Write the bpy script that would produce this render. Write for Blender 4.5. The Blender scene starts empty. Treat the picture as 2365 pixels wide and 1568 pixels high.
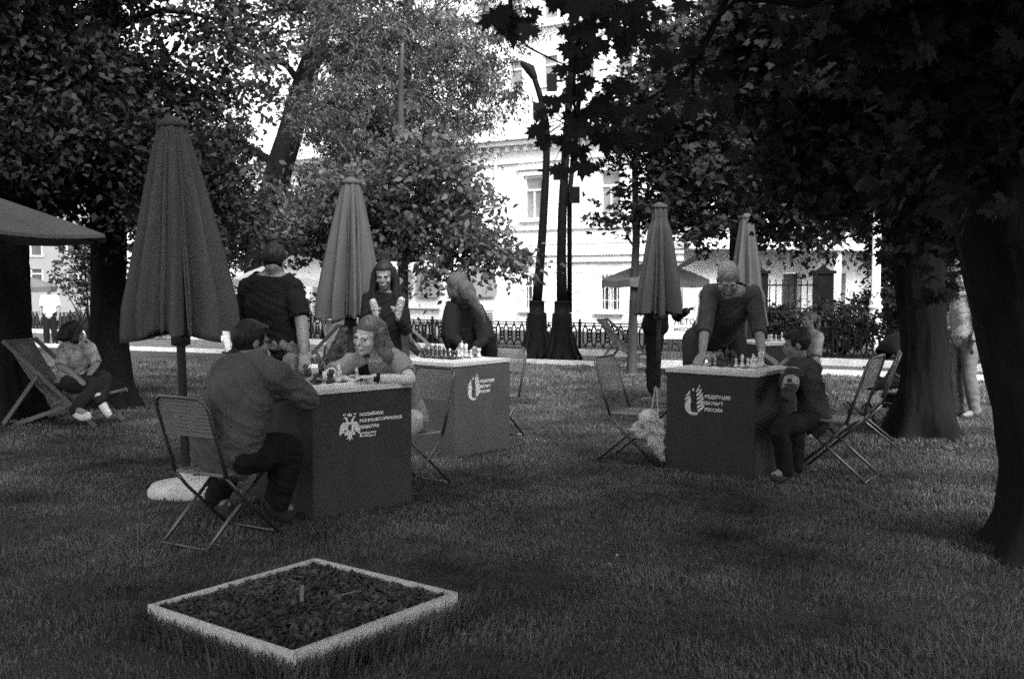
import bpy, bmesh, math, random
import numpy as np
from mathutils import Vector, Matrix, noise
from math import sin, cos, pi, radians

# ---------------------------------------------------------------- camera, sky, sun, exposure
scene = bpy.context.scene
C = scene.collection
CAM_H, F, HZ = 1.5, 2400.0, 645.0
PITCH = math.atan((784.0 - HZ) / F)
cd = bpy.data.cameras.new("camera")
cam = bpy.data.objects.new("camera", cd); C.objects.link(cam)
cam.location = (0, 0, CAM_H); cam.rotation_euler = (pi / 2 - PITCH, 0, 0)
cd.sensor_width = 36.0; cd.lens = 36.0 * F / 2365.0
cd.clip_start = 0.05; cd.clip_end = 1500
cd.dof.use_dof = True; cd.dof.focus_distance = 9.0; cd.dof.aperture_fstop = 5.6
scene.camera = cam

w = bpy.data.worlds.new("World"); scene.world = w; w.use_nodes = True
nt = w.node_tree; nt.nodes.clear()
SUN_EL, SUN_AZ = radians(46), radians(162)
sky = nt.nodes.new("ShaderNodeTexSky"); sky.sky_type = 'NISHITA'; sky.sun_disc = False
sky.sun_elevation = SUN_EL; sky.sun_rotation = SUN_AZ; sky.air_density = 1.6; sky.dust_density = 4.0
bw = nt.nodes.new("ShaderNodeRGBToBW"); bg = nt.nodes.new("ShaderNodeBackground"); wo = nt.nodes.new("ShaderNodeOutputWorld")
bg.inputs[1].default_value = 0.15
nt.links.new(sky.outputs[0], bw.inputs[0]); nt.links.new(bw.outputs[0], bg.inputs[0]); nt.links.new(bg.outputs[0], wo.inputs[0])
sl = bpy.data.lights.new("sun", 'SUN'); sl.energy = 1.5; sl.angle = radians(35); sl.color = (1, 1, 1)
so = bpy.data.objects.new("sun", sl); C.objects.link(so)
sd = Vector((sin(SUN_AZ) * cos(SUN_EL), cos(SUN_AZ) * cos(SUN_EL), sin(SUN_EL)))
so.rotation_euler = sd.to_track_quat('Z', 'Y').to_euler(); so.location = (0, 0, 30)
scene.view_settings.view_transform = 'Standard'; scene.view_settings.look = 'None'
scene.view_settings.exposure = 1.6; scene.view_settings.gamma = 1.0
scene.cycles.use_denoising = False      # fine grain, as on the film
scene.cycles.use_adaptive_sampling = True; scene.cycles.adaptive_threshold = 0.5; scene.cycles.adaptive_min_samples = 80
scene.cycles.max_bounces = 6; scene.cycles.diffuse_bounces = 3
scene.cycles.filter_width = 1.6

# ---------------------------------------------------------------- measuring helpers
FW = Vector((0, cos(PITCH), -sin(PITCH))); UP = Vector((0, sin(PITCH), cos(PITCH)))
def ray(u, v): return FW + Vector(((u - 1182.5) / F, 0, 0)) + UP * (-(v - 784.0) / F)
def P(u, v, y):                      # a measured sight line taken to the distance y
    d = ray(u, v); return Vector((0, 0, CAM_H)) + d * (y / d.y)
def gz(x, y): return -0.0125 * max(0.0, y - 7.0)
def on(u, y):                        # the ground point under a sight line
    x = (u - 1182.5) / F * y * 1.0; return Vector((x, y, gz(x, y)))
def V(*a): return Vector(a)

# ---------------------------------------------------------------- materials
_m = {}
def mat(name, base, rough=0.8, var=0.25, scale=6.0, bump=0.0, bscale=40.0, spec=0.1, detail=6, stretch=None, translucent=0.0, island=0.0, metal=0.0):
    if name in _m: return _m[name]
    m = bpy.data.materials.new(name); m.use_nodes = True; t = m.node_tree; n = t.nodes; L = t.links
    b = n["Principled BSDF"]; b.inputs["Roughness"].default_value = rough
    b.inputs["Specular IOR Level"].default_value = spec; b.inputs["Metallic"].default_value = metal
    tc = n.new("ShaderNodeTexCoord"); mp = n.new("ShaderNodeMapping")
    if stretch: mp.inputs["Scale"].default_value = stretch
    L.new(tc.outputs["Object"], mp.inputs[0])
    nz = n.new("ShaderNodeTexNoise"); nz.inputs["Scale"].default_value = scale; nz.inputs["Detail"].default_value = detail
    L.new(mp.outputs[0], nz.inputs["Vector"])
    mr = n.new("ShaderNodeMapRange"); mr.inputs[1].default_value = 0.3; mr.inputs[2].default_value = 0.7
    mr.inputs[3].default_value = base * (1 - var); mr.inputs[4].default_value = base * (1 + var)
    L.new(nz.outputs["Fac"], mr.inputs[0]); out = mr.outputs[0]
    if island:
        g = n.new("ShaderNodeNewGeometry"); m2 = n.new("ShaderNodeMapRange")
        m2.inputs[3].default_value = 1 - island; m2.inputs[4].default_value = 1 + island
        L.new(g.outputs["Random Per Island"], m2.inputs[0])
        mu = n.new("ShaderNodeMath"); mu.operation = 'MULTIPLY'; L.new(out, mu.inputs[0]); L.new(m2.outputs[0], mu.inputs[1]); out = mu.outputs[0]
    L.new(out, b.inputs["Base Color"])
    if bump:
        nb = n.new("ShaderNodeTexNoise"); nb.inputs["Scale"].default_value = bscale; nb.inputs["Detail"].default_value = 5
        L.new(mp.outputs[0], nb.inputs["Vector"])
        bp = n.new("ShaderNodeBump"); bp.inputs["Strength"].default_value = bump; bp.inputs["Distance"].default_value = 0.02
        L.new(nb.outputs["Fac"], bp.inputs["Height"]); L.new(bp.outputs[0], b.inputs["Normal"])
    if translucent:
        tr = n.new("ShaderNodeBsdfTranslucent"); ms = n.new("ShaderNodeMixShader"); ms.inputs[0].default_value = translucent
        L.new(out, tr.inputs[0]); L.new(b.outputs[0], ms.inputs[1]); L.new(tr.outputs[0], ms.inputs[2])
        L.new(ms.outputs[0], n["Material Output"].inputs[0])
    _m[name] = m; return m

# ---------------------------------------------------------------- mesh helpers
def link(o, parent=None):
    C.objects.link(o)
    if parent is not None: o.parent = parent
    return o
def tag(o, label=None, cat=None, group=None, kind=None):
    if label: o["label"] = label
    if cat: o["category"] = cat
    if group: o["group"] = group
    if kind: o["kind"] = kind
    return o
def empty(name, loc=(0, 0, 0), rz=0.0, label=None, cat=None, group=None):
    o = bpy.data.objects.new(name, None); o.empty_display_size = 0.1; C.objects.link(o)
    o.location = loc; o.rotation_euler = (0, 0, rz)
    return tag(o, label, cat, group)
def copy_tree(o, parent=None):
    c = o.copy(); C.objects.link(c); c.parent = parent
    for ch in list(o.children): copy_tree(ch, c)
    return c

class MB:
    def __init__(s): s.v = []; s.f = []
    def add(s, vs, fs):
        k = len(s.v); s.v.extend([tuple(p) for p in vs]); s.f.extend([tuple(i + k for i in f) for f in fs]); return s
    def box(s, c, size, M=None, bev=0.0):
        hx, hy, hz = size[0] / 2, size[1] / 2, size[2] / 2
        vs = [V(x * hx, y * hy, z * hz) for x in (-1, 1) for y in (-1, 1) for z in (-1, 1)]
        if M is not None: vs = [M @ p for p in vs]
        c = Vector(c)
        s.add([p + c for p in vs], [(0, 1, 3, 2), (4, 6, 7, 5), (0, 4, 5, 1), (2, 3, 7, 6), (0, 2, 6, 4), (1, 5, 7, 3)]); return s
    def beam(s, a, b, wd, th, up=(0, 0, 1)):
        a = Vector(a); b = Vector(b); t = (b - a); L = t.length; t.normalize(); up = Vector(up)
        sd_ = t.cross(up)
        if sd_.length < 1e-4: sd_ = V(1, 0, 0)
        sd_.normalize(); n_ = sd_.cross(t)
        M = Matrix((t, sd_, n_)).transposed()
        return s.box((a + b) / 2, (L, wd, th), M)
    def tube(s, pts, rad, n=8, caps=True, side=None, sub=0, hemi=False, rm=None):
        pts = [Vector(p) for p in pts]
        if not isinstance(rad, (list, tuple)): rad = [rad] * len(pts)
        rad = [r if isinstance(r, (list, tuple)) else (r, r) for r in rad]
        if sub and len(pts) > 2:
            np_, nr = [], []
            N = len(pts)
            for i in range(N - 1):
                p0 = pts[max(0, i - 1)]; p1 = pts[i]; p2 = pts[i + 1]; p3 = pts[min(N - 1, i + 2)]
                for k in range(sub):
                    t = k / sub
                    np_.append(0.5 * ((2 * p1) + (p2 - p0) * t + (2 * p0 - 5 * p1 + 4 * p2 - p3) * t * t + (3 * p1 - p0 - 3 * p2 + p3) * t ** 3))
                    e = t * t * (3 - 2 * t); nr.append(tuple(rad[i][j] * (1 - e) + rad[i + 1][j] * e for j in (0, 1)))
            np_.append(pts[-1]); nr.append(rad[-1]); pts, rad = np_, nr
        N = len(pts); tan = []
        for i in range(N):
            t = pts[min(N - 1, i + 1)] - pts[max(0, i - 1)]
            if t.length < 1e-9: t = V(0, 0, 1)
            tan.append(t.normalized())
        if hemi:
            a0, a1 = pts[0], pts[-1]; pre, post = [], []
            for q in (80, 50, 25):
                c_, s_ = cos(radians(q)), sin(radians(q)); r = rad[0]; pre.append((a0 - tan[0] * min(r) * s_, (r[0] * c_, r[1] * c_), tan[0]))
            for q in (25, 50, 80):
                c_, s_ = cos(radians(q)), sin(radians(q)); r = rad[-1]; post.append((a1 + tan[-1] * min(r) * s_, (r[0] * c_, r[1] * c_), tan[-1]))
            pts = [p[0] for p in pre] + pts + [p[0] for p in post]; rad = [p[1] for p in pre] + rad + [p[1] for p in post]
            tan = [p[2] for p in pre] + tan + [p[2] for p in post]; N = len(pts)
        ref = Vector(side) if side is not None else (V(0, 0, 1) if abs(tan[0].z) < 0.9 else V(1, 0, 0))
        vs, fs = [], []
        for i in range(N):
            t = tan[i]; a = ref - t * ref.dot(t)
            if a.length < 1e-5: a = t.orthogonal()
            a.normalize(); b = t.cross(a)
            if side is None: ref = a
            for k in range(n):
                th = 2 * pi * k / n; m_ = rm(th, pts[i]) if rm else 1.0; vs.append(pts[i] + a * (cos(th) * rad[i][0] * m_) + b * (sin(th) * rad[i][1] * m_))
        for i in range(N - 1):
            for k in range(n):
                k2 = (k + 1) % n; fs.append((i * n + k, i * n + k2, (i + 1) * n + k2, (i + 1) * n + k))
        if caps: fs.append(tuple(reversed(range(n)))); fs.append(tuple((N - 1) * n + k for k in range(n)))
        return s.add(vs, fs)
    def ell(s, c, r, M=None, n=12, m=8):
        if not isinstance(r, (list, tuple)): r = (r, r, r)
        c = Vector(c); vs = [V(0, 0, -r[2])]
        for i in range(1, m):
            ph = -pi / 2 + pi * i / m
            for k in range(n):
                th = 2 * pi * k / n; vs.append(V(r[0] * cos(ph) * cos(th), r[1] * cos(ph) * sin(th), r[2] * sin(ph)))
        vs.append(V(0, 0, r[2])); fs = []
        for k in range(n): fs.append((0, 1 + (k + 1) % n, 1 + k))
        for i in range(m - 2):
            for k in range(n):
                a = 1 + i * n; k2 = (k + 1) % n; fs.append((a + k, a + k2, a + n + k2, a + n + k))
        e = len(vs) - 1; a = 1 + (m - 2) * n
        for k in range(n): fs.append((e, a + k, a + (k + 1) % n))
        if M is not None: vs = [M @ p for p in vs]
        return s.add([p + c for p in vs], fs)
    def lathe(s, prof, c=(0, 0, 0), n=16):
        c = Vector(c); vs = []; fs = []
        for r, z in prof:
            for k in range(n): vs.append(c + V(r * cos(2 * pi * k / n), r * sin(2 * pi * k / n), z))
        for i in range(len(prof) - 1):
            for k in range(n):
                k2 = (k + 1) % n; fs.append((i * n + k, i * n + k2, (i + 1) * n + k2, (i + 1) * n + k))
        fs.append(tuple(reversed(range(n)))); fs.append(tuple((len(prof) - 1) * n + k for k in range(n)))
        return s.add(vs, fs)
    def prism(s, poly, fn, th):
        """closed 2D outline (a,b) -> fn(a,b,depth) gives a point; solid of thickness th"""
        k = len(poly); vs = [fn(a, b, 0) for a, b in poly] + [fn(a, b, th) for a, b in poly]
        fs = [tuple(range(k)), tuple(reversed(range(k, 2 * k)))] + [(i, i + k, (i + 1) % k + k, (i + 1) % k) for i in range(k)]
        return s.add(vs, fs)
    def build(s, name, m, parent=None, smooth=False, off=None):
        me = bpy.data.meshes.new(name); vs = s.v
        if off is not None: vs = [(x - off[0], y - off[1], z - off[2]) for x, y, z in vs]
        me.from_pydata(vs, [], s.f); me.materials.append(m)
        if smooth: me.polygons.foreach_set("use_smooth", [True] * len(me.polygons))
        o = bpy.data.objects.new(name, me); link(o, parent); return o

def fastmesh(name, vv, ff, m, parent=None, smooth=False):
    me = bpy.data.meshes.new(name); nv = len(vv); nf, k = ff.shape
    me.vertices.add(nv); me.vertices.foreach_set("co", np.ascontiguousarray(vv, dtype=np.float32).ravel())
    me.loops.add(nf * k); me.loops.foreach_set("vertex_index", np.ascontiguousarray(ff, dtype=np.int32).ravel())
    me.polygons.add(nf); me.polygons.foreach_set("loop_start", np.arange(0, nf * k, k, dtype=np.int32))
    me.polygons.foreach_set("loop_total", np.full(nf, k, dtype=np.int32))
    if smooth: me.polygons.foreach_set("use_smooth", np.ones(nf, dtype=bool))
    me.materials.append(m); me.update(calc_edges=True)
    return link(bpy.data.objects.new(name, me), parent)

def remesh(mb, name, m, parent=None, voxel=0.01, smooth_it=3, disp=None, off=(0, 0, 0)):
    me = bpy.data.meshes.new("tmp"); me.from_pydata(mb.v, [], mb.f)
    o = bpy.data.objects.new("tmp", me); C.objects.link(o)
    r = o.modifiers.new("r", 'REMESH'); r.mode = 'VOXEL'; r.voxel_size = voxel
    if smooth_it:
        sm = o.modifiers.new("s", 'SMOOTH'); sm.iterations = smooth_it; sm.factor = 0.5
    dg = bpy.context.evaluated_depsgraph_get(); ev = o.evaluated_get(dg)
    nm = bpy.data.meshes.new_from_object(ev); bpy.data.objects.remove(o); bpy.data.meshes.remove(me)
    n = len(nm.vertices); co = np.empty(n * 3, np.float32); nm.vertices.foreach_get("co", co); co = co.reshape(-1, 3)
    if disp is not None:
        no = np.empty(n * 3, np.float32); nm.vertices.foreach_get("normal", no); no = no.reshape(-1, 3)
        d = np.array([disp(Vector(p)) for p in co], np.float32); co = co + no * d[:, None]
    co = co - np.array(off, np.float32); nm.vertices.foreach_set("co", co.astype(np.float32).ravel())
    nm.polygons.foreach_set("use_smooth", [True] * len(nm.polygons)); nm.materials.clear(); nm.materials.append(m); nm.name = name; nm.update()
    return link(bpy.data.objects.new(name, nm), parent)

def text_mesh(s, size, name, m, parent, loc, rot, align='LEFT', ext=0.001, bold=0.0, sx=1.0):
    cu = bpy.data.curves.new("t", 'FONT'); cu.body = s; cu.size = size; cu.align_x = align; cu.extrude = ext; cu.offset = bold
    o = bpy.data.objects.new("t", cu); C.objects.link(o)
    me = bpy.data.meshes.new_from_object(o.evaluated_get(bpy.context.evaluated_depsgraph_get()))
    bpy.data.objects.remove(o); me.materials.clear(); me.materials.append(m); me.name = name
    p = link(bpy.data.objects.new(name, me), parent); p.location = loc; p.rotation_euler = rot; p.scale = (sx, 1, 1); return p

# ================================================================ THE SETTING
M_grass = mat("lawn_soil", 0.05, 0.95, 0.35, 1.2, 0.9, 60)
M_blade = mat("grass_blade", 0.10, 0.75, 0.75, 1.1, island=0.5, translucent=0.25, spec=0.2)
M_asph = mat("asphalt", 0.5, 0.9, 0.15, 3, 0.2, 80)
M_strip = mat("verge_gravel", 0.10, 0.95, 0.35, 5, 0.5, 60)
M_kerb = mat("kerb_stone", 0.55, 0.85, 0.2, 5, 0.3, 30)

def FY(x): return 36 - (x + 16.95) * 16.8 / 23.83      # fence line
def KY(x): return 20.6 - (x - 0.26) * 7.4 / 13.3 - 0.06 * max(0.0, -(x - 0.26))   # kerb line
# ground sheet: one grid, gently falling away, large enough to reach the horizon
xs = [-600, -250, -100, -50] + [i * 1.0 for i in range(-30, 31)] + [50, 100, 250, 600]
ys = [-40, -20, -10, -5] + [i * 0.8 for i in range(0, 50)] + [45, 60, 90, 150, 300, 900]
gm = MB(); vs = [(x, y, gz(x, y) + (0.02 * noise.noise(V(x * .5, y * .5, 0)) if abs(x) < 12 and 0 < y < 16 else 0) - (2.0 if y > 60 else 0)) for y in ys for x in xs]
nx = len(xs); fs = [(j * nx + i, j * nx + i + 1, (j + 1) * nx + i + 1, (j + 1) * nx + i) for j in range(len(ys) - 1) for i in range(nx - 1)]
gm.add(vs, fs); tag(gm.build("ground", M_grass, smooth=True), "dark lawn sloping gently towards the fence", None, None, "structure")

def strip(name, m, fa, fb, x0, x1, dz, n=40):
    mb = MB(); vs = []; fs = []
    for i in range(n + 1):
        x = x0 + (x1 - x0) * i / n
        for f in (fa, fb):
            y = f(x); vs.append((x, y, gz(x, y) + dz))
    for i in range(n): fs.append((2 * i, 2 * i + 2, 2 * i + 3, 2 * i + 1))
    mb.add(vs, fs); o = mb.build(name, m); return tag(o, None, None, None, "structure")
strip("verge", M_strip, KY, lambda x: FY(x) - 0.15, -28, 18, 0.03)
strip("road", M_asph, lambda x: FY(x) + 0.4, lambda x: FY(x) + 16, -60, 30, -0.05)
def kerb(name, f, x0, x1, wdt, h, lbl):
    mb = MB(); n = 46
    for i in range(n):
        xa = x0 + (x1 - x0) * i / n; xb = x0 + (x1 - x0) * (i + 1) / n - 0.012
        a = V(xa, f(xa), gz(xa, f(xa)) + h / 2 - 0.04); b = V(xb, f(xb), gz(xb, f(xb)) + h / 2 - 0.04)
        mb.beam(a, b, wdt, h + 0.08)
    o = mb.build(name, M_kerb); tag(o, lbl, None, None, "structure")
kerb("kerb", KY, -26, 16, 0.12, 0.09, "low pale stone edging between lawn and verge")
kerb("kerb", FY, -26, 16, 0.35, 0.16, "pale stone plinth under the iron fence")

# ---------------------------------------------------------------- grass blades
def blades():
    rng = np.random.default_rng(4)
    def bedmask(p): return (np.abs((p[:, 0] + 0.894) * 0.61 + (p[:, 1] - 4.43) * 0.792) < 0.46) & (np.abs((p[:, 0] + 0.894) * -0.792 + (p[:, 1] - 4.43) * 0.61) < 0.46)
    PX, PZ = [], []
    for (y0, y1, dens, hh, ww) in ((2.6, 6.2, 9500, 0.034, 0.0024), (6.2, 9.0, 5200, 0.034, 0.0036), (9.0, 13.5, 2100, 0.036, 0.0055), (13.5, 21.5, 700, 0.045, 0.010)):
        area = 0.58 * (y1 * y1 - y0 * y0) + 0.6 * (y1 - y0); n = int(area * dens)
        yy = np.sqrt(rng.uniform(y0 * y0, y1 * y1, n)); xx = rng.uniform(-1, 1, n) * (yy * 0.58 + 0.3)
        cl = np.sin(xx * 7.1 + 3 * np.sin(yy * 3.3)) * np.sin(yy * 6.3 + 2 * np.sin(xx * 4.1)) + 0.7 * np.sin(xx * 17 + yy * 5) * np.sin(yy * 19 - xx * 3)
        keep = rng.uniform(0, 1, n) < (0.72 + 0.25 * cl)
        keep &= yy < np.array([KY(x) - 0.08 for x in xx]) if y1 > 14 else keep
        xx, yy, cl = xx[keep], yy[keep], cl[keep]
        h = hh * rng.uniform(0.45, 1.35, len(xx)) * (1 + 0.35 * cl)
        p = np.stack([xx, yy], 1); inside = bedmask(p); p, h = p[~inside], h[~inside]
        PX.append(p); PZ.append(np.stack([h, np.full(len(h), ww)], 1))
    # a taller fringe along the flower bed boards
    n = 5200; t = rng.uniform(-0.5, 0.5, n); sgn = rng.integers(0, 4, n); o = 0.475 + np.abs(rng.normal(0, 0.03, n))
    a = np.where(sgn == 0, t, np.where(sgn == 1, t, np.where(sgn == 2, o, -o))); b = np.where(sgn == 0, o, np.where(sgn == 1, -o, t))
    p = np.stack([-0.894 + a * 0.61 + b * -0.792, 4.43 + a * 0.792 + b * 0.61], 1)
    PX.append(p); PZ.append(np.stack([rng.uniform(0.05, 0.15, n), np.full(n, 0.0025)], 1))
    p = np.concatenate(PX); q = np.concatenate(PZ); n = len(p)
    z = -0.0125 * np.maximum(0, p[:, 1] - 7)
    base = np.stack([p[:, 0], p[:, 1], z - 0.005], 1); h, wd = q[:, 0], q[:, 1] * rng.uniform(0.7, 1.3, n)
    th = rng.uniform(0, 2 * pi, n); le = rng.uniform(0, 2 * pi, n) * 0.5 + 1.2 * np.sin(p[:, 0] * 2.1 + p[:, 1] * 1.3); ln = rng.uniform(0.15, 1.1, n)
    sx, sy = np.cos(th) * wd, np.sin(th) * wd; lx, ly = np.cos(le) * ln, np.sin(le) * ln
    S = np.stack([sx, sy, 0 * sx], 1); mid = base + np.stack([lx * h * 0.25, ly * h * 0.25, h * 0.6], 1); tip = base + np.stack([lx * h * 0.85, ly * h * 0.85, h * 0.95 / np.sqrt(1 + 0.4 * ln * ln)], 1)
    vv = np.stack([base - S, base + S, mid + S * 0.75, mid - S * 0.75, tip], 1).reshape(-1, 3)
    k = np.arange(n)[:, None] * 5
    ff = np.concatenate([k + np.array([[0, 1, 2]]), k + np.array([[0, 2, 3]]), k + np.array([[3, 2, 4]])])
    o = fastmesh("grass", vv, ff, M_blade); tag(o, "short mown grass of the park lawn", "grass", None, "stuff")
blades()

# ---------------------------------------------------------------- trees
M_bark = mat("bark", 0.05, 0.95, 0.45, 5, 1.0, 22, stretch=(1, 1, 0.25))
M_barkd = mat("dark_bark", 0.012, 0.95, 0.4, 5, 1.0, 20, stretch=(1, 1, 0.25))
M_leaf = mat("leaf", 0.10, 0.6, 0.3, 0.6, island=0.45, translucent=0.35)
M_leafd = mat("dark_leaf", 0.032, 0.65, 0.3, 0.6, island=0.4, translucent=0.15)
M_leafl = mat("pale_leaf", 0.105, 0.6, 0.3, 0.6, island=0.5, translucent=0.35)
T_SIMPLE = (np.array([[0, 0, 0], [-.30, .42, .07], [0, 1, 0], [.30, .42, .07]]), np.array([[0, 2, 1], [0, 3, 2]]))
T_NARROW = (np.array([[0, 0, 0], [-.16, .42, .04], [0, 1, 0], [.16, .42, .04]]), np.array([[0, 2, 1], [0, 3, 2]]))
_mp = [(0, 0), (.10, .16), (.36, .02), (.33, .16), (.58, .22), (.44, .34), (.60, .56), (.40, .50), (.36, .58), (.20, .44), (.24, .72), (.12, .70), (0, 1.0)]
_mo = _mp + [(-a, b) for a, b in reversed(_mp[1:-1])]
_mv = np.array([(0, .35, 0.0)] + [(a, b, -0.10 * abs(a) + 0.05 * b) for a, b in _mo])
T_MAPLE = (_mv, np.array([[0, 1 + i, 1 + (i + 1) % len(_mo)] for i in range(len(_mo))]))
_ht = [(cos(a) * .36, .5 - sin(a) * .5) for a in np.linspace(-pi / 2, 1.5 * pi, 9)[:-1]]
T_ROUND = (np.array([(0, .5, -.03)] + [(a, b, 0.06 * abs(a)) for a, b in _ht]), np.array([[0, 1 + i, 1 + (i + 1) % 8] for i in range(8)]))

T_OVAL = (np.array([[0, 0, 0], [-.26, .25, .06], [-.30, .55, .07], [0, 1.05, -.06], [.30, .55, .07], [.26, .25, .06], [0, .5, -.02]]), np.array([[6, 0, 5], [6, 5, 4], [6, 4, 3], [6, 3, 2], [6, 2, 1], [6, 1, 0]]))
def leaf_mesh(name, pos, size, tmpl, m, parent, seed, off, hang=0.4, flat=0.6):
    rng = np.random.default_rng(seed); n = len(pos); tv, tf = tmpl
    d = rng.normal(0, 1, (n, 3)); d[:, 2] = d[:, 2] * 0.5 - hang
    if DIRS: q_ = np.concatenate(DIRS); d = d * .75 + (q_ if len(q_) == n else 0)
    DIRS.clear(); d /= np.linalg.norm(d, axis=1)[:, None]
    nn = rng.normal(0, 1, (n, 3)); nn[:, 2] = np.abs(nn[:, 2]) + flat; nn -= d * (nn * d).sum(1)[:, None]; nn /= np.linalg.norm(nn, axis=1)[:, None]
    sd_ = np.cross(d, nn); sz = (size * rng.uniform(0.6, 1.25, n))[:, None, None]
    vv = pos[:, None, :] + sz * (sd_[:, None, :] * tv[None, :, 0:1] + d[:, None, :] * tv[None, :, 1:2] + nn[:, None, :] * tv[None, :, 2:3])
    vv = vv.reshape(-1, 3) - np.array(off)[None, :]
    k = (np.arange(n) * len(tv))[:, None, None]; ff = (tf[None] + k).reshape(-1, 3)
    return fastmesh(name, vv, ff, m, parent)

DIRS = []
def crown_points(blobs, seed, spread=0.28, per=26):
    """blobs: (centre, (rx,ry,rz), n leaves). leaves sit in twig-sized clumps, with gaps between"""
    rng = np.random.default_rng(seed); out = []; cl = []; DIRS.clear()
    for c, r, n in blobs:
        k = max(3, int(n / per)); p = rng.normal(0, 1, (k, 3)); p /= np.linalg.norm(p, axis=1)[:, None]
        p *= (rng.uniform(0.05, 1, k) ** 0.45)[:, None] * np.array(r)[None]; cc = p + np.array(c)[None]; cl.append(cc)
        idx = rng.integers(0, k, n); sp = spread * rng.uniform(0.5, 1.3, k)[idx]
        hd = rng.uniform(0, 2 * pi, k); dd = np.stack([np.cos(hd), np.sin(hd), -rng.uniform(.15, .75, k)], 1); dd = dd[idx]
        t = rng.uniform(-1.6, 1.6, n); out.append(cc[idx] + dd * (t * sp * 1.25)[:, None] - np.array([0, 0, 1.]) * (t * t * sp * .22)[:, None] + rng.normal(0, 1, (n, 3)) * (sp * .36)[:, None] * np.array([1, 1, 0.55])); DIRS.append(dd)
    return np.concatenate(out), np.concatenate(cl)

def tree(name, label, base, trunk, rad, blobs, leaf=(0.1, T_SIMPLE, 'leaf'), seed=1, spread=0.28, per=26, group=None, bark=None, limbs=True, twigs=40, hang=0.4):
    """trunk: list of points from the ground up, rad: radii"""
    o = empty(name, base, 0, label, "tree", group); b0 = Vector(base); mb = MB()
    rr = random.Random(seed); bk = bark or M_bark
    p0 = trunk[0]; fl = [(p0 + V(0, 0, -0.1), rad[0] * 1.3), (p0 + V(0, 0, 0.12), rad[0] * 1.18)]
    def bark(th, p):
        h = p.z - b0.z; c_, s_ = cos(th), sin(th)
        m = 1 + .10 * noise.noise(V(c_ * 1.3, s_ * 1.3, h * .7 + seed)) - .10 * (1 - abs(noise.noise(V(c_ * 7, s_ * 7, h * 1.6 + seed))) * 3) * .5 + .05 * noise.noise(V(c_ * 16, s_ * 16, h * 5))
        return m + (.30 * max(0, 1 - max(h, 0) / .45) ** 2 * (.6 + cos(th * 5 + seed + noise.noise(V(c_, s_, 0)) * 3)) if h < .5 else 0)
    big = rad[0] > .15
    mb.tube([f[0] for f in fl] + [Vector(p) for p in trunk[1:]], [f[1] for f in fl] + list(rad[1:]), n=56 if big else 14, sub=22 if big else 4, rm=bark if big else None)
    pts, cl = crown_points(blobs, seed, spread, per)
    if limbs:
        T = [Vector(p) for p in trunk]
        def nearest(c):
            best = min(T[2:], key=lambda q: (q - c).length + max(0, q.z - c.z) * 1.5); return best
        for c, r, n in blobs:
            c = Vector(c); a = nearest(c); i = T.index(a); mid = a.lerp(c, 0.5) + V(rr.uniform(-.2, .2), rr.uniform(-.2, .2), rr.uniform(0.0, .4))
            mb.tube([a, mid, c], [rad[i] * 0.38, rad[i] * 0.22, rad[i] * 0.08], n=7, sub=3)
            for _ in range(max(2, int(twigs * n / sum(bb[2] for bb in blobs)))):
                q = Vector(cl[rr.randrange(len(cl))])
                if all(abs(q[j] - c[j]) < r[j] * 1.1 for j in range(3)):
                    s0 = mid.lerp(c, rr.random()); mb.tube([s0, s0.lerp(q, .5) + V(0, 0, rr.uniform(-.1, .15)), q], [0.02, 0.012, 0.005], n=4, sub=2)
    mb.build("trunk", bk, o, True, off=b0)
    leaf_mesh("crown", pts, leaf[0], leaf[1], _m[leaf[2]], o, seed + 50, b0, hang=hang)
    return o
def B(u, v, y, ru, rv, ry, n):       # a crown clump measured on the photograph, at distance y
    c = P(u, v, y); s = y / F; return (tuple(c), (ru * s, ry, rv * s), n)

# the young linden beside the middle table
b = on(932, 13.2)
tree("linden_tree", "slim young linden with leafy drooping boughs behind the smiling woman", b, [b, P(932, 740, 13.2), P(930, 560, 13.2), P(932, 420, 13.2), P(925, 250, 13.3), P(930, 100, 13.4)], [.075, .065, .06, .055, .04, .02],
     [B(1000, 530, 13.0, 150, 60, .9, 2300), B(1090, 560, 12.8, 80, 35, .7, 850), B(1165, 600, 12.8, 60, 28, .5, 330), B(1040, 625, 12.8, 90, 28, .6, 420), B(850, 500, 13.4, 140, 60, .9, 2000), B(880, 440, 13.2, 170, 70, 1.2, 3000), B(1060, 470, 13.2, 70, 50, .9, 700),
      B(970, 360, 13.2, 130, 60, 1.2, 1800), B(800, 430, 13.6, 90, 50, 1.0, 800), B(1205, 590, 12.8, 50, 30, .4, 110), B(1030, 420, 13.2, 110, 60, 1.0, 1200), B(700, 540, 13.6, 110, 55, .9, 1300)],
     leaf=(0.088, T_OVAL, 'leaf'), seed=3, spread=0.19, per=20, twigs=120)
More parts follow.
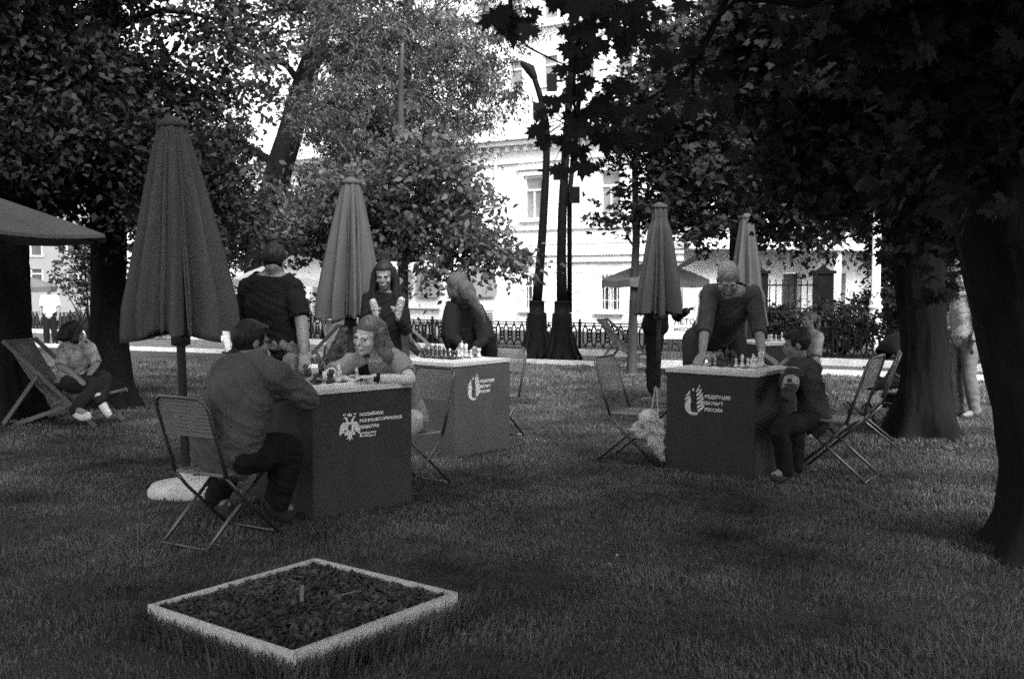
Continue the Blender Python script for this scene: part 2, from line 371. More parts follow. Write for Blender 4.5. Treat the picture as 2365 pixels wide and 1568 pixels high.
# the feathery tree above it
b = on(930, 17.5)
tree("rowan_tree", "tall feathery tree with fine pale foliage over the middle umbrella", b, [b, P(931, 700, 17.5), P(932, 500, 17.5), P(938, 300, 17.4), P(940, 100, 17.3), P(930, -200, 17.3)], [.10, .09, .085, .08, .06, .03],
     [B(870, 260, 16.5, 220, 90, 1.6, 14000), B(960, 130, 16.8, 210, 110, 1.8, 14000), B(800, 310, 15.5, 45, 60, .8, 1500), B(760, 420, 16, 70, 50, 1.0, 3000), B(690, 470, 16, 60, 40, 1.0, 1800), B(820, 90, 16.8, 120, 90, 1.8, 6500), B(1110, 210, 16.8, 90, 90, 1.3, 2300), B(800, 350, 16.4, 80, 45, 1.2, 2000), B(980, 300, 16.5, 140, 60, 1.3, 3500),
      B(940, -40, 17, 300, 90, 2.0, 9000), B(1180, 70, 17, 70, 90, 1.2, 1000), B(950, -220, 17, 330, 120, 2.4, 5000)],
     leaf=(0.095, T_NARROW, 'pale_leaf'), seed=7, spread=0.20, per=70, twigs=120, hang=0.7)
# big dark trees on the left
b = on(252, 12.6)
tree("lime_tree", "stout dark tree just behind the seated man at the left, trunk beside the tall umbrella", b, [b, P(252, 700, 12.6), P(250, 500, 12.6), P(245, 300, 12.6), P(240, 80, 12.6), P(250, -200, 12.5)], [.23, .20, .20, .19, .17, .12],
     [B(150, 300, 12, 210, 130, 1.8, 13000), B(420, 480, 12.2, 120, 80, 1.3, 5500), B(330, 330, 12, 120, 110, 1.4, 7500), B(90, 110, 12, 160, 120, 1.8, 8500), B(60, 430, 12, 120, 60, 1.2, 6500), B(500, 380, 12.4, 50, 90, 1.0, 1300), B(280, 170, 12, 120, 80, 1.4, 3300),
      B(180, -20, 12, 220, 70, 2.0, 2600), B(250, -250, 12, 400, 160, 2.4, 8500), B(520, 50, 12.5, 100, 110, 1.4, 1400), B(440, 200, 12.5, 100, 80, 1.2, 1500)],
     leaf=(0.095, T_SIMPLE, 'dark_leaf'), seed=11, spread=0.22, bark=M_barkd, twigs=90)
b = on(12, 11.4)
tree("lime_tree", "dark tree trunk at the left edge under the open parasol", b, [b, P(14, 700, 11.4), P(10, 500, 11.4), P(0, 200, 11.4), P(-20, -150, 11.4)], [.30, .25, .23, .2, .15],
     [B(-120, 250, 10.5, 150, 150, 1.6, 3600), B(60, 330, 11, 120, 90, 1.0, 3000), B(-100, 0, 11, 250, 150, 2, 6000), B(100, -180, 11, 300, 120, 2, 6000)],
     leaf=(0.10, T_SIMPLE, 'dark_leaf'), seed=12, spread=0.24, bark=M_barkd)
# leaning trunk
b = on(572, 19)
tree("maple_tree", "leaning dark trunk between the tall umbrella and the feathery tree", b, [b, P(585, 700, 19), P(612, 520, 19), P(648, 385, 19), P(700, 200, 19), P(745, 60, 19), P(800, -150, 19)], [.27, .25, .24, .24, .2, .16, .1],
     [B(540, 160, 19, 110, 110, 1.8, 1200), B(620, 40, 19, 150, 70, 1.8, 1200), B(470, 300, 19.5, 110, 100, 1.5, 1100), B(540, 340, 20, 70, 30, 1.2, 500), B(640, 500, 19.5, 110, 60, 1.4, 3000), B(520, 520, 20, 80, 90, 1.4, 2400), B(700, 600, 19.5, 90, 40, 1.0, 900), B(700, -120, 19, 250, 120, 2.5, 6000)],
     leaf=(0.14, T_SIMPLE, 'leaf'), seed=15, spread=0.3, bark=M_barkd)
# slim tree beside the right-hand umbrella
b = on(1460, 17.8)
tree("linden_tree", "slim young tree with a thin trunk beside the right table's umbrella", b, [b, P(1463, 700, 17.8), P(1470, 520, 17.8), P(1466, 400, 17.8), P(1475, 250, 17.8), P(1480, 100, 17.9)], [.075, .07, .065, .05, .04, .02],
     [B(1500, 480, 17.6, 90, 40, 1.0, 650), B(1560, 250, 17.5, 190, 100, 1.6, 6500), B(1440, 330, 17.5, 45, 40, .9, 350), B(1630, 500, 17.5, 110, 60, 1.2, 1700), B(1580, 400, 17.5, 120, 60, 1.2, 3000), B(1620, 110, 17.5, 180, 80, 1.6, 3600), B(1700, 350, 17.4, 100, 100, 1.3, 3600),
      B(1400, 500, 17.6, 55, 18, .5, 110)],
     leaf=(0.11, T_MAPLE, 'dark_leaf'), seed=21, spread=0.22, twigs=110)
# forked tree
b = on(1712, 20)
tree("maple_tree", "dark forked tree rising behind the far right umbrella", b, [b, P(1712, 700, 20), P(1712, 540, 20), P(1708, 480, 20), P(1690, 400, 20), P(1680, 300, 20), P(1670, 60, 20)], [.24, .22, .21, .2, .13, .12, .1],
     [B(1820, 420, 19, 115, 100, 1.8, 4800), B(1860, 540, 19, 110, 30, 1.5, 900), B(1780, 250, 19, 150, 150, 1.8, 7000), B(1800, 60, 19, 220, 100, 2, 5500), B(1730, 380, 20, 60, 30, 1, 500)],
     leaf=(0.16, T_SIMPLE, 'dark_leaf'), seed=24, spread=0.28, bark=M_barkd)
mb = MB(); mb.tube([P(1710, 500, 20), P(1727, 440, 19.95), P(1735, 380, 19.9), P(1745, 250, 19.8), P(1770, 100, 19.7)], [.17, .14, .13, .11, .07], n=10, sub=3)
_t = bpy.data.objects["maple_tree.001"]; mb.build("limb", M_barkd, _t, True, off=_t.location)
b = on(2075, 29.5)
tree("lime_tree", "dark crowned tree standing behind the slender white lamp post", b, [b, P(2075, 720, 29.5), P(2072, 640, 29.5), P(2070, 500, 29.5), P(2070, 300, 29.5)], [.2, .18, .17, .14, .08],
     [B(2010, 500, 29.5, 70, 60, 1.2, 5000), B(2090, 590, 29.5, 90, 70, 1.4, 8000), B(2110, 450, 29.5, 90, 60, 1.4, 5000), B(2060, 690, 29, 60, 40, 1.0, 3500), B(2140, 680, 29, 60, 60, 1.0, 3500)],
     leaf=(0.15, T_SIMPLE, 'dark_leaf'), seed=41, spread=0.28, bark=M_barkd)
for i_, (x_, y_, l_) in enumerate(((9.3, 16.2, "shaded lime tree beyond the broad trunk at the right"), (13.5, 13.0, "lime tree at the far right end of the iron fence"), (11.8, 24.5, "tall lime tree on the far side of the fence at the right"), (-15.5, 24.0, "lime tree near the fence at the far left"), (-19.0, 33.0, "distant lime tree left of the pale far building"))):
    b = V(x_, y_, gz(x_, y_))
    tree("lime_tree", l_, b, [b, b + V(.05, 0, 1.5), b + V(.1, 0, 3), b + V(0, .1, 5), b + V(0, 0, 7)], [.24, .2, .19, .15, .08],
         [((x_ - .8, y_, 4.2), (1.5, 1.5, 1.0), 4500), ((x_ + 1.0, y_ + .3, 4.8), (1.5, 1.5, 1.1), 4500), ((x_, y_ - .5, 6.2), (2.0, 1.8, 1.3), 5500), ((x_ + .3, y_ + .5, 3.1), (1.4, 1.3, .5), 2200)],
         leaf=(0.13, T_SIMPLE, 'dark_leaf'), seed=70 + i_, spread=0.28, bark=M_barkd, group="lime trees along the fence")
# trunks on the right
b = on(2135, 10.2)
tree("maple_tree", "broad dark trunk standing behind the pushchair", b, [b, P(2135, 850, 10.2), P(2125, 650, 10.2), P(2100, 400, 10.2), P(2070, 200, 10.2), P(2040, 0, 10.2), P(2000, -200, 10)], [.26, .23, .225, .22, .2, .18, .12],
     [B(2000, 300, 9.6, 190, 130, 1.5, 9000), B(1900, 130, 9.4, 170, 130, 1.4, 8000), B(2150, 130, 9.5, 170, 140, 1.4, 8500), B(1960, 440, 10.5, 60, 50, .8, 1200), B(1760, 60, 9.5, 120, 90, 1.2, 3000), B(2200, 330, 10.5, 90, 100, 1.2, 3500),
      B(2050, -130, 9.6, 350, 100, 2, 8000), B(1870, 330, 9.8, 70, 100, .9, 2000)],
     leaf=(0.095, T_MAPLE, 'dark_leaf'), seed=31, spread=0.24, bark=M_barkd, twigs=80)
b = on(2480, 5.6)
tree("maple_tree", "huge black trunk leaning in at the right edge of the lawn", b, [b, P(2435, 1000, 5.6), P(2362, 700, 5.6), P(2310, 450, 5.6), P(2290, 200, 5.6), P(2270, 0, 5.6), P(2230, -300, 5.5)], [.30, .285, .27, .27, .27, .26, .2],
     [B(2330, 150, 5.2, 120, 200, .5, 3000), B(2350, 500, 6.6, 100, 120, .5, 1800), B(2200, -60, 5.4, 300, 90, .9, 3500), B(2210, 380, 7.2, 50, 130, .5, 1100), ((2.8, 4.6, 4.3), (2.2, 2.2, .8), 9000), ((1.0, 3.6, 4.6), (1.8, 2.0, .7), 5000), ((4.2, 6.8, 4.2), (1.8, 1.8, .9), 5000), ((2.4, 3.0, 3.8), (1.8, 1.5, .5), 6000)],  # clumps given in world coordinates hang out of view, added to shade the lawn
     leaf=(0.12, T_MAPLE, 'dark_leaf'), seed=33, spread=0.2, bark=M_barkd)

# the maple over the camera: unseen crown added for shade, only low twigs in view
def overhead():
    b = V(3.0, 0.6, 0); o = empty("maple_tree", b, 0, "near maple whose large leaves hang in silhouette before the white building, unseen crown added for shade", "tree")
    mb = MB(); mb.tube([b + V(0, 0, -.1), b + V(0, 0, .2), b + V(-.1, 0, 1.5), b + V(-.2, .1, 3), b + V(-.5, .4, 4.6), b + V(-.8, .8, 7)], [.34, .26, .22, .2, .17, .1], n=12, sub=3)
    mb.tube([b + V(-.2, .1, 2.9), V(1.9, 1.8, 3.5), V(1.0, 2.9, 3.4), V(0.55, 3.5, 3.0)], [.09, .06, .035, .015], n=8, sub=3)
    mb.tube([b + V(-.5, .4, 4.6), V(1.0, .6, 5.6), V(-.6, 1.2, 6)], [.12, .08, .04], n=8, sub=3)
    spec = [(1150, 45, 90, 3.3), (1185, 75, 80, 3.35), (1215, 55, 60, 3.4), (1330, 30, 95, 3.2), (1385, 15, 90, 3.25), (1440, 35, 80, 3.3), (1350, 75, 85, 3.3), (1410, 70, 70, 3.35), (1470, 60, 70, 3.4), (1315, 120, 70, 3.4),
            (1375, 105, 70, 3.5), (1445, 105, 65, 3.5), (1300, 165, 60, 3.6), (1350, 190, 60, 3.9), (1340, 150, 60, 3.8), (1480, 20, 70, 3.4), (1280, 10, 60, 3.4), (1500, 90, 60, 3.6), (1325, 215, 55, 4.0), (1285, 240, 55, 4.0),
            (1395, 235, 60, 4.0), (1440, 205, 60, 3.9), (1245, 305, 60, 4.2), (1265, 325, 50, 4.2), (1310, 340, 70, 4.3), (1340, 300, 60, 4.2), (1290, 395, 52, 4.4), (1345, 392, 60, 4.4), (1325, 275, 60, 4.2), (1400, 330, 80, 4.4),
            (1450, 320, 70, 4.5), (1370, 270, 70, 4.2), (1420, 270, 70, 4.3), (1480, 260, 70, 4.3), (1500, 330, 60, 4.5), (1560, 220, 60, 4.4), (1540, 290, 60, 4.5), (1250, 270, 40, 4.2), (1600, 260, 60, 4.6), (1650, 180, 60, 4.5), (1590, 120, 60, 4.2), (1520, 150, 60, 4.0)]
    rr = random.Random(5); sp2 = []
    for u, v, s, d in spec:
        sp2.append((u, v, s, d))
        for _ in range(1 if v > 230 else 2): sp2.append((u + rr.uniform(-35, 35), v + rr.uniform(-30, 20), s * rr.uniform(.55, .9), d + rr.uniform(-.15, .3)))
    for _ in range(16): sp2.append((rr.uniform(1560, 2300), rr.uniform(-90, 40), rr.uniform(45, 80), rr.uniform(3.6, 5)))
    for _ in range(10): sp2.append((rr.uniform(1480, 1700), rr.uniform(230, 360), rr.uniform(35, 60), rr.uniform(4.4, 5)))
    vs, fs, k = [], [], 0; tv, tf = T_MAPLE; off = np.array(b)
    hub = [(P(1400, -40, 3.4)), P(1330, 130, 3.7), P(1330, 300, 4.3), P(1180, -20, 3.4), P(1480, 240, 4.4), P(1700, 0, 4.2), P(1600, 150, 4.4), P(2000, -60, 4.2)]
    mb.tube([V(.55, 3.5, 3.0), hub[0], P(1345, 60, 3.6), hub[1], P(1325, 220, 4), hub[2], P(1320, 380, 4.4)], [.014, .011, .009, .008, .006, .005, .003], n=6, sub=2)
    mb.tube([hub[0], hub[3], P(1200, 85, 3.45), P(1240, 120, 3.5), P(1305, 150, 3.6)], [.008, .007, .005, .004, .003], n=5, sub=2)
    mb.tube([V(1.0, 2.9, 3.4), P(1700, -60, 4.2), hub[6], hub[4]], [.02, .014, .009, .004], n=5, sub=3); mb.tube([V(1.9, 1.8, 3.5), hub[7], hub[5], hub[6]], [.03, .015, .01, .005], n=5, sub=3)
    for u, v, s, d in sp2:
        c = P(u, v, d); L = s * d / F * 0.95; dr = Vector((rr.uniform(-.9, .9), rr.uniform(-.5, .5), -1)).normalized()
        nn = Vector((rr.uniform(-.7, .7), -1, rr.uniform(-.1, 1.2))); nn = (nn - dr * nn.dot(dr)).normalized(); sdv = dr.cross(nn); base = c - dr * L * .45
        pts = [base + L * (sdv * a + dr * bb + nn * cc) for a, bb, cc in tv]
        vs += [tuple(p - Vector(off)) for p in pts]; fs += [tuple(int(i) + k for i in f) for f in tf]; k += len(tv)
        h = min(hub, key=lambda q: (q - base).length); 
        if (h - base).length < .5: mb.tube([base, base.lerp(h, .5) + V(0, 0, .03), h], [.0018, .002, .003], n=4)
    shade_crown, _ = crown_points([((1.4, -1.2, 5.0), (2.8, 3.0, 1.0), 16000), ((-.8, .6, 5.6), (2.6, 2.2, .9), 7500), ((-2.8, -2.0, 5.6), (2.4, 2.6, .9), 5000), ((2.6, 1.6, 4.4), (1.8, 1.6, .8), 8000), ((1.8, -3.5, 3.6), (2.5, .9, 1.6), 7000), ((0.5, -5.5, 5.0), (4.5, 1.6, 2.6), 15000), ((5.0, -2.5, 4.0), (1.6, 3.0, 2.2), 9000), ((-3.4, 6.0, 4.8), (2.4, 2.4, .7), 9000), ((-2.4, 3.4, 4.2), (2.0, 1.6, .7), 6000)], 77, .3, 24)
    mb.build("trunk", M_barkd, o, True, off=b)
    rng = np.random.default_rng(3)
    a = leaf_mesh("crown", shade_crown, .13, T_MAPLE, M_leafd, o, 99, b)
    # the hanging leaves join the same crown
    bm = bmesh.new(); bm.from_mesh(a.data)
    nv = [bm.verts.new(p) for p in vs]
    for f in fs: bm.faces.new([nv[i] for i in f])
    bm.to_mesh(a.data); bm.free()
overhead()

# bushes behind the fence, bushes far left
def bush(name, label, c, r, n, leaf, m, seed, group=None):
    c = Vector(c); b = V(c.x, c.y, gz(c.x, c.y) - 0.05); o = empty(name, b, 0, label, "bush", group)
    pts, cl = crown_points([((c.x, c.y, c.z), r, n)], seed, .16, 30); pts[:, 2] = np.maximum(pts[:, 2], b.z + 0.03)
    leaf_mesh("foliage", pts, leaf, T_SIMPLE, m, o, seed, b)
    mb = MB(); rr = random.Random(seed)
    for q in cl[:: max(1, len(cl) // 14)]: mb.tube([V(0, 0, 0), (Vector(q) - b) * .5 + V(0, 0, .1), Vector(q) - b], [.03, .02, .006], n=5)
    mb.build("stem", M_barkd, o, True)
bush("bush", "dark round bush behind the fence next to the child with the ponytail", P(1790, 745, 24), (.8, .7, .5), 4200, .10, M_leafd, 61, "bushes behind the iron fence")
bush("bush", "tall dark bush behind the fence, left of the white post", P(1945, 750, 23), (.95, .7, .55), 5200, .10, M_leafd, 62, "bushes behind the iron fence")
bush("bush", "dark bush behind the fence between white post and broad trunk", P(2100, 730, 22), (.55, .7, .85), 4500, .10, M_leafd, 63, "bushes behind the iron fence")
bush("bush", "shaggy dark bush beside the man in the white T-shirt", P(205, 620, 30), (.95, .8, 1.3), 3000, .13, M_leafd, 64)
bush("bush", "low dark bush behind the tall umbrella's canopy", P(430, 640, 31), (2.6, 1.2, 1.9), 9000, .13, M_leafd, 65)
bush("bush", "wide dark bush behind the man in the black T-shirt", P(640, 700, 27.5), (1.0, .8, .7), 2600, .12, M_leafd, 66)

# ---------------------------------------------------------------- the white building
M_wall = mat("white_plaster", 0.78, 0.9, 0.04, 1.5, 0.15, 30)
M_trim = mat("white_trim", 0.80, 0.85, 0.04, 2)
M_groove = mat("wall_joint", 0.45, 0.9, 0.1, 5)
M_glass = mat("window_glass", 0.06, 0.08, 0.4, 1.5, spec=0.8)
M_glassl = mat("pale_glass", 0.22, 0.15, 0.3, 1.5, spec=0.6)  # paler glass for the upper floor, the taller block and the minibus
M_roof = mat("pale_roof_metal", 0.55, 0.6, 0.12, 2, metal=0.1)
M_iron = mat("black_iron", 0.008, 0.6, 0.3, 6, 0.2, 50, spec=0.06)
M_metal = mat("grey_metal", 0.20, 0.4, 0.2, 5, spec=0.5, metal=0.4)
BO = V(1.86, 38, gz(1.86, 38)); BA = math.atan2(-.575, .82); BZ = -BO.z
def facade_window(root, s, z0, z1, wd, bars=False, sill=True, glass=None, hood=False):
    """opening frame sits in a real recess left in the wall; local x along wall, -y outward"""
    f = MB(); t = .07
    for a in (-1, 1): f.box((s + a * (wd / 2 - t / 2), .12, (z0 + z1) / 2), (t, .06, z1 - z0 - .002))
    for zz in (z0 + t / 2, z1 - t / 2, z0 + (z1 - z0) * .68): f.box((s, .119, zz), (wd - 2 * t - .002, .055, t))
    f.box((s, .117, z0 + (z1 - z0) * .34), (.035, .05, (z1 - z0) * .66 - t))
    o = f.build("window", M_trim, root)
    p = MB(); p.box((s, .15, (z0 + z1) / 2), (wd - .02, .01, z1 - z0 - .02)); p.build("pane", glass or M_glass, o)
    if sill:
        q = MB(); q.box((s, -.06, z0 - .06), (wd + .36, .22, .07)); q.box((s, -.03, z0 - .14), (wd + .1, .1, .06)); q.build("sill", M_trim, o)
    if bars:
        q = MB()
        for k in range(5): q.tube([(s - wd / 2 + wd * (k + .5) / 5, -.02, z0), (s - wd / 2 + wd * (k + .5) / 5, -.02, z1)], .014, n=6)
        for k in (.3, .7): q.beam((s - wd / 2, -.02, z0 + (z1 - z0) * k), (s + wd / 2, -.02, z0 + (z1 - z0) * k), .02, .02)
        q.build("window_bars", M_trim, o)
def wall_with_openings(s0, s1, z0, z1, rects, th=.35):
    mb = MB(); xs_ = sorted({s0, s1} | {r[0] for r in rects} | {r[1] for r in rects}); zs_ = sorted({z0, z1} | {r[2] for r in rects} | {r[3] for r in rects})
    for i in range(len(xs_) - 1):
        for j in range(len(zs_) - 1):
            cx, cz = (xs_[i] + xs_[i + 1]) / 2, (zs_[j] + zs_[j + 1]) / 2
            if any(r[0] < cx < r[1] and r[2] < cz < r[3] for r in rects): continue
            a, b_, c, d = xs_[i], xs_[i + 1], zs_[j], zs_[j + 1]
            mb.add([(a, 0, c), (b_, 0, c), (b_, 0, d), (a, 0, d)], [(0, 1, 2, 3)])
    for a, b_, c, d in rects:
        mb.add([(a, 0, c), (b_, 0, c), (b_, 0, d), (a, 0, d), (a, th, c), (b_, th, c), (b_, th, d), (a, th, d)], [(0, 4, 5, 1), (1, 5, 6, 2), (2, 6, 7, 3), (3, 7, 4, 0)])
    return mb
bo = empty("building", BO, BA, "white classical building with barred ground floor windows behind the iron fence", "building")
GW = [(-1.33 + 3.27 * k) for k in range(-7, 3)]; rects = []
for s in GW: rects += [(s - .42, s + .42, .75, 2.05), (s - .42, s + .42, 4.1, 5.7)]
wb = wall_with_openings(-28, 6.2, -.6, 7.0, rects)
wb.add([(6.2, 0, -.6), (6.2, 12, -.6), (6.2, 12, 7), (6.2, 0, 7)], [(0, 1, 2, 3)]); wb.build("wall", M_wall, bo)
jb = MB(); ZR = [(-.3 + .345 * k) for k in range(0, 8)]
# rusticated blocks: proud stone courses on the ground floor leave real joints
bl = MB()
for k, z in enumerate(ZR):
    s = -28 + (0.3 if k % 2 else 0)
    while s < 6.1:
        a, e = s, min(6.18, s + .60)
        cuts = [(a, e)]
        for g in GW:
            nc = []
            for (p, q) in cuts:
                if z < 2.12 and z + .345 > .66 and q > g - .5 and p < g + .5:
                    if p < g - .5: nc.append((p, g - .5))
                    if q > g + .5: nc.append((g + .5, q))
                else: nc.append((p, q))
            cuts = nc
        for p, q in cuts:
            if q - p > .06 and not (-2.9 < p < -2.2 or -0.75 < p < .25): bl.box(((p + q) / 2, -.012, z + .17), (q - p - .025, .03, .325))
        s += .60
bl.build("stonework", M_wall, bo)
for s in GW:
    facade_window(bo, s, .75, 2.05, .84, bars=True); facade_window(bo, s, 4.1, 5.7, .84, glass=M_glassl)
tb = MB()
tb.box((-10.9, -.06, 2.62), (34.2, .14, .22)); tb.box((-10.9, -.1, 2.78), (34.2, .22, .06)); tb.box((-10.9, -.05, 3.75), (34.2, .11, .1))
tb.box((-10.9, -.06, 6.25), (34.2, .12, .1)); tb.box((-10.9, -.2, 6.93), (34.3, .5, .16)); tb.box((-10.9, -.3, 7.06), (34.4, .7, .10))
s = -28
while s < 6: tb.box((s, -.11, 6.74), (.13, .22, .2)); s += .42
for s in GW:
    tb.box((s, -.07, 5.98), (1.3, .16, .1)); tb.box((s - .5, -.03, 4.9), (.13, .06, 1.7)); tb.box((s + .5, -.03, 4.9), (.13, .06, 1.7)); tb.box((s, -.04, 5.79), (1.1, .07, .14))
for s in (-2.55, -.25): tb.box((s, -.05, 1.2), (.75, .1, 2.6))
tb.build("cornice", M_trim, bo)
pb = MB(); pb.tube([(-2.95, -.12, -.4), (-2.95, -.12, 6.8)], .06, n=8); pb.build("drainpipe", M_trim, bo)
rb = MB(); rb.add([(-28, -.6, 7.12), (6.4, -.6, 7.12), (5, 5.5, 9.3), (-28, 5.5, 9.3)], [(0, 1, 2, 3)]); rb.add([(6.4, -.6, 7.12), (6.4, 12, 7.12), (5, 5.5, 9.3)], [(0, 1, 2)]); rb.build("roof", M_roof, bo)
rl = MB(); s = -28
while s < 6:
    rl.tube([(s, .1, 7.3), (s, .1, 8.15)], .015, n=5); rl.tube([(s, .1, 7.45), (s + 1.1, .1, 8.1)], .01, n=4); rl.tube([(s + 1.1, .1, 7.45), (s, .1, 8.1)], .01, n=4); s += 1.1
for z in (7.5, 7.8, 8.13): rl.beam((-28, .1, z), (6.2, .1, z), .02, .02)
rl.build("roof_railing", M_metal, bo)
wr = MB(); wr.tube([(-26, -2.2, 3.15), (-10, -2.2, 2.98), (6, -2.2, 3.1)], .013, n=5, sub=6); tag(wr.build("cable", M_iron, None), "thin overhead cable crossing in front of the white building", "cable").location = BO
bpy.data.objects["cable"].rotation_euler = (0, 0, BA)

# taller building behind
def far_block(name, label, O, A, s0, s1, z0, z1, win, wcol, glass, depth=10, ww=.9, wh=1.5, corn=True):
    r = empty(name, O, A, label, "building"); rc = [(s - ww / 2, s + ww / 2, z, z + wh) for s, z in win]
    m = wall_with_openings(s0, s1, z0, z1, rc, .2); m.add([(s0, 0, z0), (s0, depth, z0), (s0, depth, z1), (s0, 0, z1), (s1, 0, z0), (s1, depth, z0), (s1, depth, z1), (s1, 0, z1)], [(0, 1, 2, 3), (4, 7, 6, 5), (3, 2, 6, 7)])
    m.build("wall", wcol, r)
    for s, z in win:
        f = MB(); f.box((s - ww / 2 + .04, .1, z + wh / 2), (.08, .05, wh)); f.box((s + ww / 2 - .04, .1, z + wh / 2), (.08, .05, wh)); f.box((s, .098, z + wh * .7), (ww - .17, .05, .08)); f.box((s, -.05, z - .06), (ww + .3, .15, .1))
        o = f.build("window", M_trim, r); p = MB(); p.box((s, .15, z + wh / 2), (ww - .02, .01, wh - .02)); p.build("pane", glass, o)
    if corn:
        c = MB(); c.box(((s0 + s1) / 2, -.2, z1 - .2), (s1 - s0 + .3, .5, .3)); c.box(((s0 + s1) / 2, -.1, z1 - 3.3), (s1 - s0 + .2, .25, .2)); c.build("cornice", M_trim, r)
    return r
far_block("building", "taller white building rising behind the low roof with railing", V(6, 52, -1), BA, -14, 9, -.5, 19, [(s, z) for s in (-11.5, -9.3, -7.1, -4.9, -2.7, -.5, 1.7, 3.9, 6.1) for z in (9.2, 12.6, 16)], M_wall, M_glassl)
far_block("building", "pale far building seen under the open parasol at the left edge", V(-42, 92, -1), radians(12), -12, 14, -1, 13, [(s, z) for s in (-9, -6, -3, 0, 3, 6, 9) for z in (2.0, 4.6, 8.2)], mat("pale_plaster", .22, .9, .06, 1), M_glass, ww=1.0, wh=1.4)
# low pavilion at the right
pv = empty("pavilion", V(7.6, 33, -.3), radians(22), "low white pavilion with deep flat eaves behind the bushes on the right", "building")
rc = [(1.2, 1.9, .2, 2.0), (3.1, 3.7, .2, 2.0), (-1.2, -.4, 1.0, 2.0)]
wall_with_openings(-2.5, 4.9, -.4, 2.7, rc, .3).build("wall", M_wall, pv)
for r in rc: p = MB(); p.box(((r[0] + r[1]) / 2, .2, (r[2] + r[3]) / 2), (r[1] - r[0] - .02, .02, r[3] - r[2] - .02)); p.build("window", M_glass, pv)
p = MB(); p.box((1.6, .2, 2.83), (9.0, 2.6, .2)); p.box((1.6, -1.13, 2.86), (9.2, .06, .3)); p.build("roof", M_trim, pv)
for s in (2.5, 4.6): p = MB(); p.box((s, -.9, 1.15), (.3, .3, 3.1)); p.build("column", M_wall, pv)

def gate():
    o = empty("gate", V(P(1750, 700, 26.5).x, 26.5, -.25), 0, "dark iron gate and pillars in front of the low pavilion", "gate"); W = P(1900, 700, 26.5).x - P(1750, 700, 26.5).x
    for x in (0, W): q = MB(); q.box((x, 0, .95), (.42, .42, 1.9)); q.box((x, 0, 1.93), (.52, .52, .08)); q.lathe([(.2, 1.97), (.05, 2.08), (.01, 2.12)], c=(x, 0, 0), n=4); q.build("pillar", M_iron, o)
    q = MB(); x = .3
    while x < W - .25: q.tube([(x, 0, .1), (x, 0, 1.75)], .014, n=5); x += .16
    for z in (.2, 1.0, 1.6): q.beam((.22, 0, z), (W - .22, 0, z), .03, .04)
    q.build("grille", M_iron, o)
gate()
# ---------------------------------------------------------------- cast iron fence: panels and posts
F0 = V(-21.5, FY(-21.5), 0); F1 = V(13.0, FY(13.0), 0); FD = (F1 - F0).normalized(); FL = (F1 - F0).length; FA = math.atan2(FD.y, FD.x)
def panel_mesh(W):
    mb = MB(); H = .60
    for z in (.03, .085, .545, .60): mb.box((W / 2, 0, z), (W, .022, .024))
    n = 6; p = W / n
    for i in range(n):
        c = p * (i + .5)
        # long pointed loop
        lp = [(0, .60), (0, .54), (.045, .49), (.058, .44), (.058, .22), (.045, .15), (0, .10)]
        for sg in (-1, 1): mb.tube([V(c + sg * a, 0, z) for a, z in lp], .020, n=6)
        mb.tube([V(c, 0, .10), V(c, 0, .02)], .014, n=6); mb.tube([V(c, 0, .62), V(c, 0, .53)], .018, n=6)
        # rosette between loops
        x = p * i
        if i:
            ring = [V(x + .042 * cos(t), 0, .33 + .042 * sin(t)) for t in np.linspace(0, 2 * pi, 13)]
            mb.tube(ring, .016, n=5, caps=False)
            for k in range(4):
                t = pi / 4 + k * pi / 2; mb.tube([V(x + .05 * cos(t), 0, .33 + .05 * sin(t)), V(x + .10 * cos(t), 0, .33 + .12 * sin(t))], [.02, .014], n=5)
            mb.ell((x, 0, .46), (.03, .015, .03), n=8, m=5); mb.ell((x, 0, .20), (.03, .015, .03), n=8, m=5)
            mb.tube([V(x - .055, 0, .45), V(x + .055, 0, .45)], .016, n=5); mb.tube([V(x - .055, 0, .21), V(x + .055, 0, .21)], .016, n=5)
    return mb
NP = 30; PW = FL / NP
fence = empty("fence", (F0.x, F0.y, gz(F0.x, F0.y)), FA, "low black cast iron fence with looped panels along the lawn", "fence")
pm = panel_mesh(PW - .07).build("fence_panel", M_iron, fence)
po = MB(); po.lathe([(.034, -.05), (.034, .66), (.045, .665), (.045, .68), (.02, .69), (.03, .71), (.028, .735), (.01, .76)], n=10); post = po.build("fence_post", M_iron, fence)
for i in range(NP):
    q = F0 + FD * (PW * i); z = gz(q.x, q.y) + .13 - gz(F0.x, F0.y); q1 = F0 + FD * (PW * (i + 1)); z1 = gz(q1.x, q1.y) + .13 - gz(F0.x, F0.y)
    a = pm if i == 0 else link(pm.copy(), fence); a.location = (PW * i + .035, 0, z); a.rotation_euler = (0, -math.atan2(z1 - z, PW), 0)
    c = post if i == 0 else link(post.copy(), fence); c.location = (PW * i, 0, z - .06)

